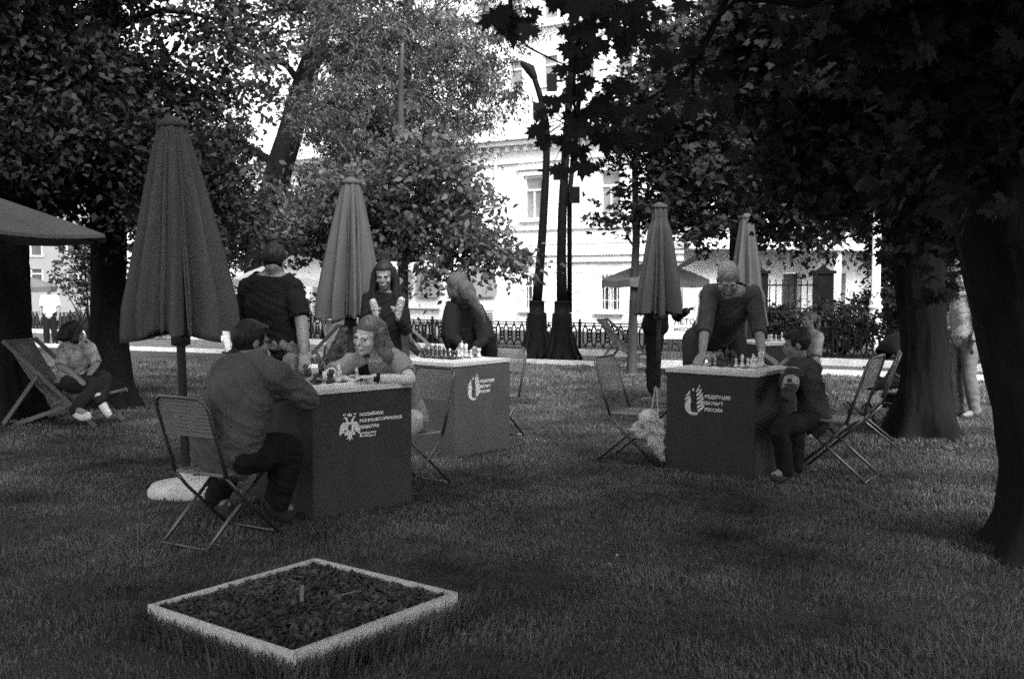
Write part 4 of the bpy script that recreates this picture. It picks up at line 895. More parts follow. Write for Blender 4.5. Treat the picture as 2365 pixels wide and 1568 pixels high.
q = MB(); n = 24; vs = [((i / n - .5) * (2 * S - .03), (j / n - .5) * (2 * S - .03), .072 + .02 * noise.noise(V(i * .3, j * .3, 3))) for j in range(n + 1) for i in range(n + 1)]
q.add(vs, [(j * (n + 1) + i, j * (n + 1) + i + 1, (j + 1) * (n + 1) + i + 1, (j + 1) * (n + 1) + i) for j in range(n) for i in range(n)]); q.build("soil", M_earth, bed, True)
def chips():
    rng = np.random.default_rng(9); n = 9000; a = rng.uniform(-S + .02, S - .02, n); b = rng.uniform(-S + .02, S - .02, n); z = rng.uniform(.075, .105, n)
    L = rng.uniform(.005, .022, n) * rng.uniform(.6, 1.6, n); W_ = L * rng.uniform(.25, .7, n); yaw = rng.uniform(0, 2 * pi, n); pit = rng.normal(0, .45, n); rol = rng.normal(0, .6, n)
    d = np.stack([np.cos(yaw) * np.cos(pit), np.sin(yaw) * np.cos(pit), np.sin(pit)], 1); s = np.stack([-np.sin(yaw) * np.cos(rol), np.cos(yaw) * np.cos(rol), np.sin(rol)], 1); u = np.cross(d, s)
    c = np.stack([a, b, z], 1); t = .003; co = []
    for (p, q_, r) in ((-1, -.7, 0), (.1, -1, 0), (1, -.3, 0), (.8, .9, 0), (-.9, 1, 0), (-1, -.7, 1), (.1, -1, 1), (1, -.3, 1), (.8, .9, 1), (-.9, 1, 1)):
        co.append(c + d * (p * L)[:, None] + s * (q_ * W_)[:, None] + u * (r * t))
    vv = np.stack(co, 1).reshape(-1, 3); k = (np.arange(n) * 10)[:, None]
    top = [[5, 6, 7], [5, 7, 8], [5, 8, 9]]; sides = []
    for i in range(5): j = (i + 1) % 5; sides += [[i, j, j + 5], [i, j + 5, i + 5]]
    ff = np.concatenate([k + np.array([t_]) for t_ in top + sides])
    o = fastmesh("mulch", vv, ff, M_mulch); o.location = bc; o.rotation_euler = (0, 0, ba); tag(o, "loose bark chips filling the raised bed", "mulch", None, "stuff")
chips()
pc = P(696, 1385, 4.43); mb = MB(); mb.box((0, 0, .05), (.016, .004, .12)); o = mb.build("plant_label", mat("pale_stick", .16, .8)); o.location = (pc.x, pc.y, .07); o.rotation_euler = (0, .04, .2); tag(o, "small upright plant label stuck in the bark mulch", "plant label")
pc = P(800, 1383, 4.5); mb = MB(); mb.tube([(-.05, 0, .0), (-.01, .005, .004), (.03, .02, .012), (.06, .03, .012)], [.003, .0035, .003, .002], n=6); o = mb.build("twig", mat("pale_stick", .35)); o.location = (pc.x, pc.y, .112); tag(o, "pale twig lying on the bark mulch", "twig")
# fallen leaves on the lawn
rr = random.Random(8)
for i, (u, v, s, l) in enumerate(((1400, 1275, .05, "pale dry leaf on the lawn below the middle table"), (1425, 1305, .03, "tiny dry leaf just right of the larger fallen leaf"), (1640, 1313, .04, "dry leaf on the lawn right of the centre"), (1405, 1325, .025, "smallest dry leaf crumb in the grass"), (1075, 1497, .045, "pale dry leaf right of the flower bed corner"))):
    y = 1.5 * F / (v - HZ) / 1.0; p = P(u, v, y); mb = MB(); mb.prism([(-.5, 0), (-.2, .22), (.3, .2), (.6, 0), (.25, -.2), (-.2, -.22)], lambda a, b, d: V(a * s, b * s, .2 * s * abs(b) + d), .001)
    o = mb.build("fallen_leaf", mat("dry_leaf", .30, .8)); o.location = (p.x, p.y, .035); o.rotation_euler = (rr.uniform(-.3, .3), rr.uniform(-.3, .3), rr.uniform(0, 6)); tag(o, l, "leaf", "dry leaves on the lawn")

# ================================================================ DECKCHAIRS, SIGN, PUSHCHAIR
M_wood = mat("pale_wood", .13, .7, .2, 4, .1, 40); M_flor = mat("floral_cloth", .22, .9, .75, 9, detail=2); M_dk = mat("plain_deck_cloth", .16, .9, .15, 4)
def deckchair(x, y, rz, label, cloth, sc=1.0):
    o = empty("deckchair", (x, y, gz(x, y)), rz, label, "deckchair", "wooden deckchairs on the lawn"); W = .28
    for s in (-1, 1):
        for a, b in (((s * W, -.55, .95), (s * W, .55, .02)), ((s * (W - .04), .62, .38), (s * (W - .04), -.45, .02)), ((s * (W + .03), -.12, .57), (s * (W + .03), -.55, .03))):
            q = MB(); q.beam(a, b, .028, .045); q.build("frame_rail", M_wood, o)
    q = MB(); q.tube([(-W, -.55, .94), (W, -.55, .94)], .018, n=8); q.tube([(-W, .60, .37), (W, .60, .37)], .018, n=8); q.tube([(-W, -.5, .05), (W, -.5, .05)], .014, n=8); q.build("crossbar", M_wood, o, True)
    q = MB(); n = 16; vs = []
    for k in range(n + 1):
        t = k / n; p = V(0, -.54 * (1 - t) ** 1 + .60 * t, .94 * (1 - t) + .37 * t - .42 * sin(pi * t) * (1 - .25 * t)); vs += [(-W + .05, p.y, p.z), (W - .05, p.y, p.z)]
    q.add(vs, [(2 * k, 2 * k + 1, 2 * k + 3, 2 * k + 2) for k in range(n)]); c_ = q.build("sling", cloth, o, True); m_ = c_.modifiers.new("s", 'SOLIDIFY'); m_.thickness = .006
    o.scale = (sc, sc, sc); return o
c = P(1450, 830, 19.6); deckchair(c.x, 19.6, radians(-115), "deckchair with plain cloth by the fence, left of the thin tree", M_dk, .95)
c = P(985, 830, 17.3); deckchair(c.x, 17.3, radians(-60), "deckchair with floral cloth left of the woman in a headscarf", M_flor)
c = P(745, 830, 15.5); deckchair(c.x, 15.5, radians(60), "deckchair with floral cloth right of the man in the black T-shirt", M_flor)
c = P(800, 830, 16.5); deckchair(c.x, 16.5, radians(200), "deckchair under the dark-haired boy in the distance", M_dk)
c = P(150, 930, 11.1); deckchair(c.x, 11.1, radians(-100), "deckchair at the left carrying the sitter with crossed legs", M_dk, .95)

def sign():
    y = 17.5; c = P(1572, 800, y); o = empty("sign_board", (c.x, y, gz(c.x, y)), -.1, "white notice board reading ЛЕТО over a perforated stand", "sign"); z = -gz(c.x, y)
    h0 = P(1570, 783, y).z + z - .0; h1 = P(1570, 722, y).z + z; bt = P(1570, 832, y).z + z
    q = MB(); q.prism(rrect(-.42, .42, h0, h1, .03), lambda a, b, d: V(a, d, b), .04); q.build("board", mat("sign_white", .66, .6, .04), o)
    q = MB(); n = 14; m = 7; hw = .40
    for k in range(n + 1): q.box((-hw + 2 * hw * k / n, .02, (bt + h0) / 2), (.022, .01, h0 - bt - .01))
    for k in range(m + 1): q.box((0, .026, bt + (h0 - bt - .01) * k / m), (2 * hw, .006, .022))
    q.box((0, .03, h0 - .012), (2 * hw + .04, .04, .02)); q.build("perforated_stand", M_pole, o)
    q = MB(); q.box((0, .02, bt - .06), (.9, .3, .12)); q.build("base", M_stone, o)
    text_mesh("ЛЕТО", .13, "lettering", M_pole, o, (-.12, -.003, h0 + .25), (pi / 2, 0, 0), bold=.002); text_mesh("#МОСКВА", .075, "lettering", M_pole, o, (-.12, -.003, h0 + .14), (pi / 2, 0, 0), bold=.001)
sign()
def pushchair():
    c = P(2062, 975, 10.9); o = empty("pushchair", (c.x, 10.9, gz(0, 10.9)), radians(15), "dark pushchair standing before the broad trunk", "pushchair"); D = mat("dark_fabric", .03, .9, .3, 8)
    for x, y in ((-.25, -.22), (-.25, .22), (.35, -.24), (.35, .24)):
        r = .14; q = MB(); q.tube([(x + r * cos(t), y, r + r * sin(t)) for t in np.linspace(0, 2 * pi, 17)], .016, n=6, caps=False); w_ = q.build("wheel", M_pole, o, True); q = MB(); q.ell((x, y, r), (.03, .03, .03)); 
        for k in range(5): q.beam((x, y, r), (x + .13 * cos(k * 1.256), y, r + .13 * sin(k * 1.256)), .008, .008)
        q.build("rim", M_metal, w_)
    for y in (-.22, .22):
        q = MB(); q.tube([(-.25, y, .14), (.05, y, .5), (.42, y, 1.02), (.5, y, 1.05)], .012, n=6); q.tube([(.35, y, .14), (.02, y, .48), (-.22, y, .62)], .012, n=6); q.build("frame_tube", M_metal, o, True)
    q = MB(); q.tube([(.5, -.22, 1.05), (.52, 0, 1.06), (.5, .22, 1.05)], .016, n=8); q.build("handle", M_pole, o, True)
    q = MB(); q.tube([V(-.28, 0, .42), V(-.08, 0, .46), V(.06, 0, .50), V(.2, 0, .86)], [(.19, .03), (.20, .06), (.2, .06), (.19, .03)], n=14, sub=3, side=(0, 1, 0), hemi=True); q.build("seat", D, o, True)
    q = MB(); vs = []; fs = []
    for i in range(9):
        for j in range(9):
            t, u_ = i / 8 * pi * .62 + .2, j / 8 * pi; vs.append((.06 - .34 * cos(t + .4) * sin(u_) * .9, .22 * cos(u_), .68 + .34 * sin(t + .2) * sin(u_)))
    for i in range(8):
        for j in range(8): a = i * 9 + j; fs.append((a, a + 1, a + 10, a + 9))
    q.add(vs, fs); h_ = q.build("hood", D, o, True); h_.modifiers.new("s", 'SOLIDIFY').thickness = .008
    q = MB(); q.box((.18, 0, .26), (.4, .34, .16)); q.build("basket", D, o)
pushchair()
b = on(880, 7.5)
mb = MB(); cc = P(728, 858, 7.2); mb.ell((0, 0, 0), (.045, .045, .05), n=16, m=10); o = mb.build("paper_cup", mat("white_paper", .8, .7, .02), None, True); mb = None
bpy.data.objects.remove(o)
q = MB(); q.lathe([(.030, 0), (.043, .085), (.046, .088), (.046, .095), (.040, .097), (.036, .11), (.01, .112)], n=20); o = q.build("drink_cup", mat("white_paper", .8, .7, .02), None, True); o.location = (P(728, 885, 7.0).x, 7.0, TH); tag(o, "white lidded cup at the far end of the front table", "cup")

# ================================================================ PEOPLE
M_skin = mat("skin", .18, .55, .06, 3, .05, 60, spec=.35); M_skinl = mat("pale_skin", .48, .55, .06, 3, .05, 60, spec=.35)
M_hairb = mat("dark_hair", .018, .45, .4, 60, .25, 120, spec=.15, stretch=(1, 1, .1)); M_hairm = mat("brown_hair", .085, .45, .45, 60, .25, 120, spec=.5, stretch=(1, 1, .1)); M_hairg = mat("grey_hair", .26, .6, .25, 60, .5, 160)
M_eye = mat("eye", .08, .2, .1, spec=.7); M_lip = mat("lips", .22, .5, .1)
M_denim = mat("denim_shirt", .075, .9, .2, 5, .15, 60); M_black = mat("black_cloth", .012, .9, .2, 6, .2, 80); M_dkt = mat("dark_trousers", .022, .9, .25, 6, .3, 80)
M_khaki = mat("khaki_cloth", .15, .9, .15, 6, .3, 80); M_tee = mat("grey_teeshirt", .22, .9, .12, 6, .1, 80); M_wht = mat("white_teeshirt", .68, .9, .05, 5, .3, 60)
M_shoe = mat("white_shoe", .62, .6, .05); M_shoed = mat("dark_shoe", .03, .6, .1); M_scarf = mat("grey_headscarf", .07, .85, .2, 8, .4, 60)
M_patt = mat("patterned_shirt", .22, .9, .6, 10, detail=2); M_light = mat("light_cloth", .40, .9, .1, 6, .3, 60)

def frame(f, up=V(0, 0, 1)):
    f = Vector(f).normalized(); r = f.cross(up).normalized(); u = r.cross(f); return r, f, u
def person(label, J, head, skin=None, k=1.0, shirt=None, sleeve=.35, trousers=None, tlen=1.0, hair='short', hairm=None, hands=('rest', 'rest'), vox=.009, group=None, shoes=None, skirt=None, extras=None, hs=.235, belly=0, name="person", wr=1.0, smile=False, eyes=True, long=False):
    """J: joints in world space. head: (centre, forward[, up])"""
    skin = skin or M_skin
    base = V(J['pel'].x, J['pel'].y, gz(J['pel'].x, J['pel'].y)); o = empty(name, base, 0, label, "person", group)
    sR, sL = J['shR'], J['shL']; side = (sR - sL).normalized()
    hipR = J.get('hipR', J['pel'] + side * .09 * k); hipL = J.get('hipL', J['pel'] - side * .09 * k)
    ch = J['chest']; nk = J['neck']; pel = J['pel']; wst = J.get('waist', pel.lerp(ch, .5))
    hc = Vector(head[0]); r, f, u = frame(head[1], Vector(head[2]) if len(head) > 2 else V(0, 0, 1)); HM = Matrix((r, f, u)).transposed(); s = hs / .235
    def hp(a, b, c): return hc + HM @ (V(a, b, c) * s)
    cf = side.cross(V(0, 0, 1)) * -1    # chest forward
    b = MB(); vx = max(vox, .006)
    def torso(mb, g=0.0, lo=0.0, hi=1.0):
        pts = [pel + (pel - wst).normalized() * .03 * k, pel, wst, ch, ch.lerp(nk, .62), nk]
        rd = [(.150 * k + g, .105 * k + g), (.168 * k + g, .115 * k + g), (.140 * k + g + belly * .5, .108 * k + g + belly), (.160 * k + g, .118 * k + g + belly * .4), (.135 * k + g, .092 * k + g), (.060 * k + g * .6, .062 * k + g * .6)]
        mb.tube(pts, rd, n=20, side=side, sub=4, hemi=True)
        mb.tube([sL, ch.lerp(nk, .75), sR], [.052 * k + g, (.085 * k + g), .052 * k + g], n=14, sub=4, hemi=True)
    def arm(mb, S, E, Wr, g=0.0, frac=1.0, loose=0.0):
        pts = [S, S.lerp(E, .5), E, E.lerp(Wr, .4), Wr]; rd = [.056 * k, .047 * k, .040 * k, .038 * k, .027 * k]
        if frac < 1.0:
            L = [0, .25, .5, .7, 1.0]; q, w_ = [], []
            for i in range(5):
                if L[i] < frac: q.append(pts[i]); w_.append(rd[i] + g + loose * L[i] / frac)
                else:
                    t = (frac - L[i - 1]) / (L[i] - L[i - 1]); q.append(pts[i - 1].lerp(pts[i], t)); w_.append(rd[i - 1] * (1 - t) + rd[i] * t + g + loose); break
            pts, rd = q, w_
        else: rd = [x + g for x in rd]
        mb.tube(pts, rd, n=14, sub=3, hemi=(g == 0)); mb.ell(S, .058 * k + g)
    def leg(mb, H, K, A, g=0.0, frac=1.0, loose=0.0):
        pts = [H, H.lerp(K, .5), K, K.lerp(A, .35), A]; rd = [.088 * k, .075 * k, .056 * k, .055 * k, .038 * k]
        if frac < 1.0: 
            n_ = 2 if frac <= .5 else 4; pts = pts[:n_] + [pts[n_ - 1].lerp(pts[n_], .5)]; rd = [x + g for x in rd[:n_]] + [rd[n_] + g + loose]
        else: rd = [x + g + loose * (i / 4) for i, x in enumerate(rd)]
        mb.tube(pts, rd, n=16, sub=3, hemi=True)
    torso(b); arm(b, sR, J['elR'], J['wrR']); arm(b, sL, J['elL'], J['wrL'])
    leg(b, hipR, J['knR'], J['anR']); leg(b, hipL, J['knL'], J['anL'])
    # neck and head
    b.tube([nk, nk.lerp(hp(0, -.02, -.06), .5), hp(0, -.015, -.04)], [(.058 * k), .052 * s, .052 * s], n=14, hemi=True)
    b.ell(hp(0, -.018, .028), (.074 * s, .094 * s, .088 * s), M=HM, n=20, m=14); b.ell(hp(0, .022, -.032), (.060 * s, .068 * s, .080 * s), M=HM, n=18, m=12)
    b.ell(hp(0, .058, -.092), (.026 * s, .026 * s, .022 * s), M=HM); b.ell(hp(0, .03, -.075), (.050 * s, .05 * s, .035 * s), M=HM)
    for sx in (-1, 1):
        b.ell(hp(sx * .036, .062, -.028), (.026 * s, .022 * s, .024 * s), M=HM); b.ell(hp(sx * .030, .078, .020), (.026 * s, .012 * s, .008 * s), M=HM)
        b.ell(hp(sx * .076, -.008, -.008), (.010 * s, .020 * s, .032 * s), M=HM)
    b.tube([hp(0, .086, .012), hp(0, .097, -.012), hp(0, .103, -.026)], [.008 * s, .010 * s, .0125 * s], n=10, hemi=True)
    b.ell(hp(0, .088, -.056), (.024 * s, .012 * s, .006 * s), M=HM); b.ell(hp(0, .085, -.066), (.020 * s, .013 * s, .006 * s), M=HM)
    # hands
    def hand(S, Wr, mode, sgn):
        d = (Wr - S).normalized(); kk = k
        if isinstance(mode, tuple): hd, pn, curl = Vector(mode[0]).normalized(), Vector(mode[1]).normalized(), mode[2]
        else: hd, pn, curl = d, None, {'rest': .5, 'fist': 1.25, 'flat': .1, 'hold': .95}[mode]
        if pn is None: pn = (V(0, 0, -1) - hd * (-hd.z)); pn = pn.normalized() if pn.length > .2 else side * -sgn
        pn = (pn - hd * pn.dot(hd)).normalized(); sd_ = hd.cross(pn) * sgn     # towards the thumb
        pc = Wr + hd * .05 * kk
        b.tube([Wr, Wr + hd * .03 * kk, Wr + hd * .085 * kk], [(.026 * kk, .019 * kk), (.036 * kk, .016 * kk), (.041 * kk, .013 * kk)], n=12, side=sd_, hemi=True)
        for i, L in enumerate((.072, .080, .074, .058)):
            off = (.030 - .020 * i) * kk; p = Wr + hd * (.085 - .004 * abs(i - 1)) * kk + sd_ * off; pts = [p - hd * .01]; ang = curl * .35; dd = hd
            q = p
            for seg in (.42, .33, .25):
                dd = hd * cos(ang) + pn * sin(ang) + sd_ * (.10 - .07 * i) * .6; q = q + dd.normalized() * L * kk * seg; pts.append(q); ang += curl * .75
            b.tube(pts, [.0092 * kk, .009 * kk, .0082 * kk, .007 * kk], n=8, hemi=True)
        p = Wr + hd * .02 * kk + sd_ * .028 * kk; b.tube([p, p + (hd * .5 + sd_ * .7 + pn * .3).normalized() * .038 * kk, p + (hd * .9 + sd_ * .75 + pn * .6).normalized() * .068 * kk], [.014 * kk, .011 * kk, .009 * kk], n=8, hemi=True)
    hand(J['elR'], J['wrR'], hands[0], 1); hand(J['elL'], J['wrL'], hands[1], -1)
    # feet
    for K, A, T in (('knR', 'anR', 'toR'), ('knL', 'anL', 'toL')):
        a = J[A]; t = J.get(T, a + cf * .17 * k + V(0, 0, -.06)); b.tube([a, a + (t - a) * .45 + V(0, 0, -.0), t], [.040 * k, (.042 * k, .034 * k), (.038 * k, .022 * k)], n=12, hemi=True)
    def sock(p):    # eye sockets pressed in
        q = HM.transposed() @ (p - hc) / s; d = 0.0
        for sx in (-1, 1):
            e = ((q.x - sx * .031) / .017) ** 2 + ((q.z - .002) / .011) ** 2
            if q.y > .03: d -= .0025 * math.exp(-e)
        return d * s
    bodyo = remesh(b, "body", skin, o, vx, 2 if vx < .01 else 1, sock, off=base)
    if eyes:
        for sx in (-1, 1):
            q = MB(); q.ell(hp(sx * .031, .0765, .001), (.0105 * s, .0055 * s, .0036 * s), M=HM, n=10, m=6); q.build("eye", M_eye, o, True, off=base)
            q = MB(); q.tube([hp(sx * .014, .089, .019), hp(sx * .033, .089, .025), hp(sx * .052, .078, .018)], .0026 * s, n=6); q.build("eyebrow", hairm or M_hairb, o, True, off=base)
        q = MB()
        if smile: q.tube([hp(-.026, .085, -.050), hp(-.012, .097, -.060), hp(0, .100, -.062), hp(.012, .097, -.060), hp(.026, .085, -.050)], [.002, .004, .005, .004, .002], n=8, side=None); q.build("lips", M_lip, o, True, off=base)
        else: q.tube([hp(-.024, .086, -.060), hp(-.01, .0975, -.061), hp(0, .099, -.0605), hp(.01, .0975, -.061), hp(.024, .086, -.060)], .0028 * s, n=6); q.build("lips", M_lip, o, True, off=base)
    # hair
    hm = hairm or M_hairb
    if hair:
        h = MB()
        if hair in ('short', 'crop', 'back'):
            g = .010 if hair != 'crop' else .004
            h.ell(hp(0, -.024, .034), ((.076 + g) * s, (.094 + g) * s, (.088 + g) * s), M=HM, n=20, m=14)
            cut = lambda q: (q.y > .045 and q.z < .055) or (q.z < -.02 and q.y > -.01) or q.z < -.10
            if hair == 'short': h.ell(hp(0, .045, .085), (.062 * s, .045 * s, .026 * s), M=HM)
        else:
            h.ell(hp(0, -.026, .036), (.086 * s, .102 * s, .096 * s), M=HM, n=20, m=14)
            cut = lambda q: (q.y > .030 and q.z < .06 and q.z > -.5 and abs(q.x) < .068)
            if hair == 'long':
                D = extras.get('hairlen', .34) if extras else .34; dn = Vector(extras.get('hairdir', (0, 0, -1))) if extras else V(0, 0, -1)
                for a, bb, wd in ((-.080, -.005, .026), (.080, -.005, .026), (-.082, -.03, .04), (.082, -.03, .04), (-.03, -.10, .05), (.03, -.10, .05), (0, -.11, .05)):
                    p0 = hp(a * .9, bb, .04); p1 = hp(a * 1.12, bb * 1.1, -.06); p2 = p1 + dn * D * .5 + (p1 - hc) * .10; p3 = p1 + dn * D + (p1 - hc) * .05 
                    h.tube([p0, p1, p2, p3], [wd * .8 * s, wd * s, wd * s * .95, wd * .35 * s], n=10, sub=3, hemi=True)
            if hair == 'ponytail':
                h.ell(hp(0, -.12, .06), (.03 * s, .035 * s, .03 * s)); h.tube([hp(0, -.13, .06), hp(0.01, -.175, .02), hp(.01, -.175, -.08), hp(0, -.15, -.15)], [.022 * s, .036 * s, .034 * s, .012 * s], n=10, sub=3, hemi=True); cut = lambda q: (q.y > .05 and q.z < .06) or (q.z < -.03 and q.y > -.03)
        def hd_(p):
            q = HM.transposed() @ (p - hc) / s
            return .0035 * noise.noise(V(q.x * 60 + q.y * 30, q.y * 55, q.z * 9)) + .0025 * noise.noise(V(q.x * 150, q.y * 150, q.z * 22)) + .004 * noise.noise(p * 18)
        ho = remesh(h, "hair", hm, o, max(.005, vx * .8), 1, hd_, off=base)
        bm = bmesh.new(); bm.from_mesh(ho.data); kill = []
        for v_ in bm.verts:
            q = HM.transposed() @ (Vector(v_.co) + base - hc) / s
            if cut(q): kill.append(v_)
        bmesh.ops.delete(bm, geom=kill, context='VERTS'); bm.to_mesh(ho.data); bm.free()
        m_ = ho.modifiers.new("s", 'SOLIDIFY'); m_.thickness = .006; m_.offset = -1
    sd1 = hash(label) % 97 if False else len(label)
    def wrinkle(amp, fx=10, fz=26):
        ax = (ch - pel).normalized()
        def fn(p):
            q = p - pel; h_ = q.dot(ax); t = q.dot(side); w_ = q.dot(ax.cross(side))
            n1 = noise.noise(V(t * fx * .5 + h_ * 8 + sd1, h_ * fz * .6 + t * 9, w_ * 7)); n2 = noise.noise(V(t * 12, h_ * 14, w_ * 14 + sd1)); n3 = noise.noise(p * 38)
            return wr * amp * ((1 - abs(n1) * 2.2) * .8 + n2 * .7 + n3 * .2)
        return fn
    if trousers:
        q = MB(); g = .014; leg(q, hipR, J['knR'], J['anR'], g, tlen, .012); leg(q, hipL, J['knL'], J['anL'], g, tlen, .012)
        q.tube([hipR.lerp(hipL, .5) - V(0, 0, .02), pel, pel.lerp(wst, .45)], [(.165 * k + g, .118 * k + g), (.172 * k + g, .122 * k + g), (.155 * k + g + belly * .3, .112 * k + g + belly * .5)], n=18, side=side, sub=2, hemi=False)
        remesh(q, "trousers" if tlen >= 1 else "shorts", trousers, o, vx, 3, wrinkle(.006), off=base)
    if skirt:
        q = MB(); pts, rd = skirt[1]; q.tube(pts, rd, n=20, side=side, sub=3); remesh(q, "skirt", skirt[0], o, vx, 3, wrinkle(.010, 14, 6), off=base)
    if shirt:
        q = MB(); g = .018; torso(q, g)
        if long: q.tube([ch, wst.lerp(pel, .3), pel, pel + (pel - wst).normalized() * .035], [(.175 * k + g, .12 * k + g), (.18 * k + g, .13 * k + g), (.19 * k + g, .135 * k + g), (.19 * k + g, .13 * k + g)], n=20, side=side, hemi=True)
        for S, E, W_ in ((sR, J['elR'], J['wrR']), (sL, J['elL'], J['wrL'])): arm(q, S, E, W_, g * .85, sleeve if sleeve < 1 else .97, .008 if sleeve < .6 else .002)
        so2 = remesh(q, "shirt", shirt, o, vx, 3, wrinkle(.008), off=base)
        # open the neckline
        bm = bmesh.new(); bm.from_mesh(so2.data); axn = (nk - ch).normalized()
        kill = [v_ for v_ in bm.verts if ((Vector(v_.co) + base) - nk).dot(axn) > .004 and ((Vector(v_.co) + base) - nk - axn * .03).length < .105 * k]
        bmesh.ops.delete(bm, geom=kill, context='VERTS'); bm.to_mesh(so2.data); bm.free(); so2.modifiers.new("s", 'SOLIDIFY').thickness = .004
    sm = shoes or M_shoed
    for A, T in (('anR', 'toR'), ('anL', 'toL')):
        a = J[A]; t = J.get(T, a + cf * .17 * k + V(0, 0, -.06)); dr = (t - a); q = MB(); lo = a + V(0, 0, -.035) if abs(dr.z) < .12 else a
        q.tube([lo - dr.normalized() * .04 + V(0, 0, .01), lo + dr * .4 + V(0, 0, -.01), t], [(.046 * k, .040 * k), (.050 * k, .038 * k), (.044 * k, .027 * k)], n=14, sub=2, hemi=True)
        remesh(q, "shoe", sm, o, max(vx * .8, .006), 2, None, off=base)
    return o, base, HM, hp
def JJ(**kw): return kw

# 1. the man in a denim shirt at the front table, seen from behind
J = JJ(pel=P(525, 1025, 5.95), waist=P(535, 975, 5.92), chest=P(560, 905, 5.93), neck=P(580, 828, 6.0), shL=P(520, 862, 6.08), shR=P(640, 868, 5.86),
       elR=P(712, 925, 6.02), wrR=P(668, 868, 6.22), elL=P(590, 920, 6.40), wrL=P(690, 885, 6.62), hipL=P(500, 1048, 6.05), hipR=P(560, 1052, 5.88),
       knR=P(668, 1035, 6.12), anR=P(640, 1160, 6.2), toR=P(672, 1185, 6.3), knL=P(545, 1040, 6.42), anL=P(500, 1150, 6.72), toL=P(528, 1172, 6.62))
m1 = person("man in a denim shirt and glasses sitting with his back turned at the front table", J, (P(583, 790, 6.02), V(.80, .58, -.10)), shirt=M_denim, sleeve=1.0, trousers=M_black, hair='short', hands=((V(-.1, .3, .9), V(.3, .8, 0), .9), 'rest'), vox=.008, k=1.14, hs=.24, wr=2.0, belly=.015, long=True)
o, base, HM, hp = m1
q = MB()
for sx in (-1, 1): q.tube([hp(sx * .031 + .024 * cos(t), .096, .0 + .018 * sin(t)) for t in np.linspace(0, 2 * pi, 13)], .0016, n=5, caps=False); q.tube([hp(sx * .056, .092, .006), hp(sx * .078, .04, .006), hp(sx * .082, -.02, -.002)], .0016, n=5)
q.tube([hp(-.008, .1, .004), hp(.008, .1, .004)], .0016, n=5); q.build("glasses", M_pole, o, off=base)
q = MB(); q.tube([J['neck'] + V(-.06, -.02, -.005), J['neck'] + V(-.02, -.055, .012), J['neck'] + V(.04, -.045, .008), J['neck'] + V(.075, 0, -.004)], [(.012, .02), (.014, .024), (.014, .024), (.012, .02)], n=8, sub=3); q.build("collar", M_denim, o, True, off=base)

# 2. the woman leaning on the front table
J = JJ(pel=P(938, 962, 7.42), waist=P(925, 915, 7.36), chest=P(900, 860, 7.25), neck=P(875, 817, 7.12), shR=P(812, 838, 7.25), shL=P(924, 838, 7.05),
       elR=P(748, 872, 7.02), wrR=P(800, 876, 6.86), elL=P(948, 878, 6.86), wrL=P(862, 872, 6.80), knR=P(905, 1000, 7.5), anR=P(900, 1100, 7.5), knL=P(918, 1000, 7.2), anL=P(880, 1130, 7.35), hipL=P(948, 972, 7.30), hipR=P(925, 965, 7.5))
m2 = person("woman in a grey T-shirt with a wristwatch leaning on the front table", J, (P(850, 776, 7.0), V(-.52, -.84, -.25), V(.2, -.1, 1)), skin=M_skinl, shirt=M_tee, sleeve=.33, trousers=M_light, tlen=1.0, hair='long', hairm=M_hairm, hands=((V(.75, -.1, -.1), V(0, 0, -1), .8), (V(-.85, 0, .05), V(0, 0, -1), .7)), vox=.0075, k=.93, hs=.25, shoes=M_shoe, extras=dict(hairlen=.12, hairdir=(.45, .1, -.9)))
o, base, HM, hp = m2
wv = J['wrL'].lerp(J['elL'], .12); d = (J['elL'] - J['wrL']).normalized(); q = MB(); q.tube([wv - d * .012, wv + d * .012], .031, n=16); st = q.build("watch_strap", M_black, o, True, off=base); q = MB(); q.box(wv + V(-.005, -.030, -.006), (.034, .014, .036)); q.build("watch_case", M_iron, o, off=base)
ph = J['wrR'] + V(.12, -.02, .05); q = MB(); q.box((0, 0, 0), (.072, .008, .145), Matrix.Rotation(.9, 3, 'X') @ Matrix.Rotation(.6, 3, 'Z')); p_ = q.build("phone", M_iron); p_.location = ph; tag(p_, "dark phone in the hand of the woman leaning on the front table", "phone")

# 3. the man in the black T-shirt
J = JJ(pel=P(648, 800, 8.0), waist=P(640, 755, 8.0), chest=P(630, 705, 7.98), neck=P(630, 634, 7.95), shL=P(574, 668, 8.02), shR=P(676, 668, 7.92),
       elR=P(697, 745, 7.82), wrR=P(702, 812, 7.72), elL=P(568, 745, 8.15), wrL=P(600, 800, 7.75), knR=P(665, 915, 7.95), anR=P(660, 1075, 8.1), knL=P(628, 915, 8.0), anL=P(625, 1075, 8.2))
m3 = person("tall man in a black T-shirt standing with bowed head beside the front table", J, (P(633, 606, 7.92), V(.05, .85, -.5)), shirt=M_black, sleeve=.42, trousers=M_khaki, hair='short', hands=('rest', 'rest'), vox=.009, k=1.26, hs=.25, shoes=M_shoed, belly=.02)

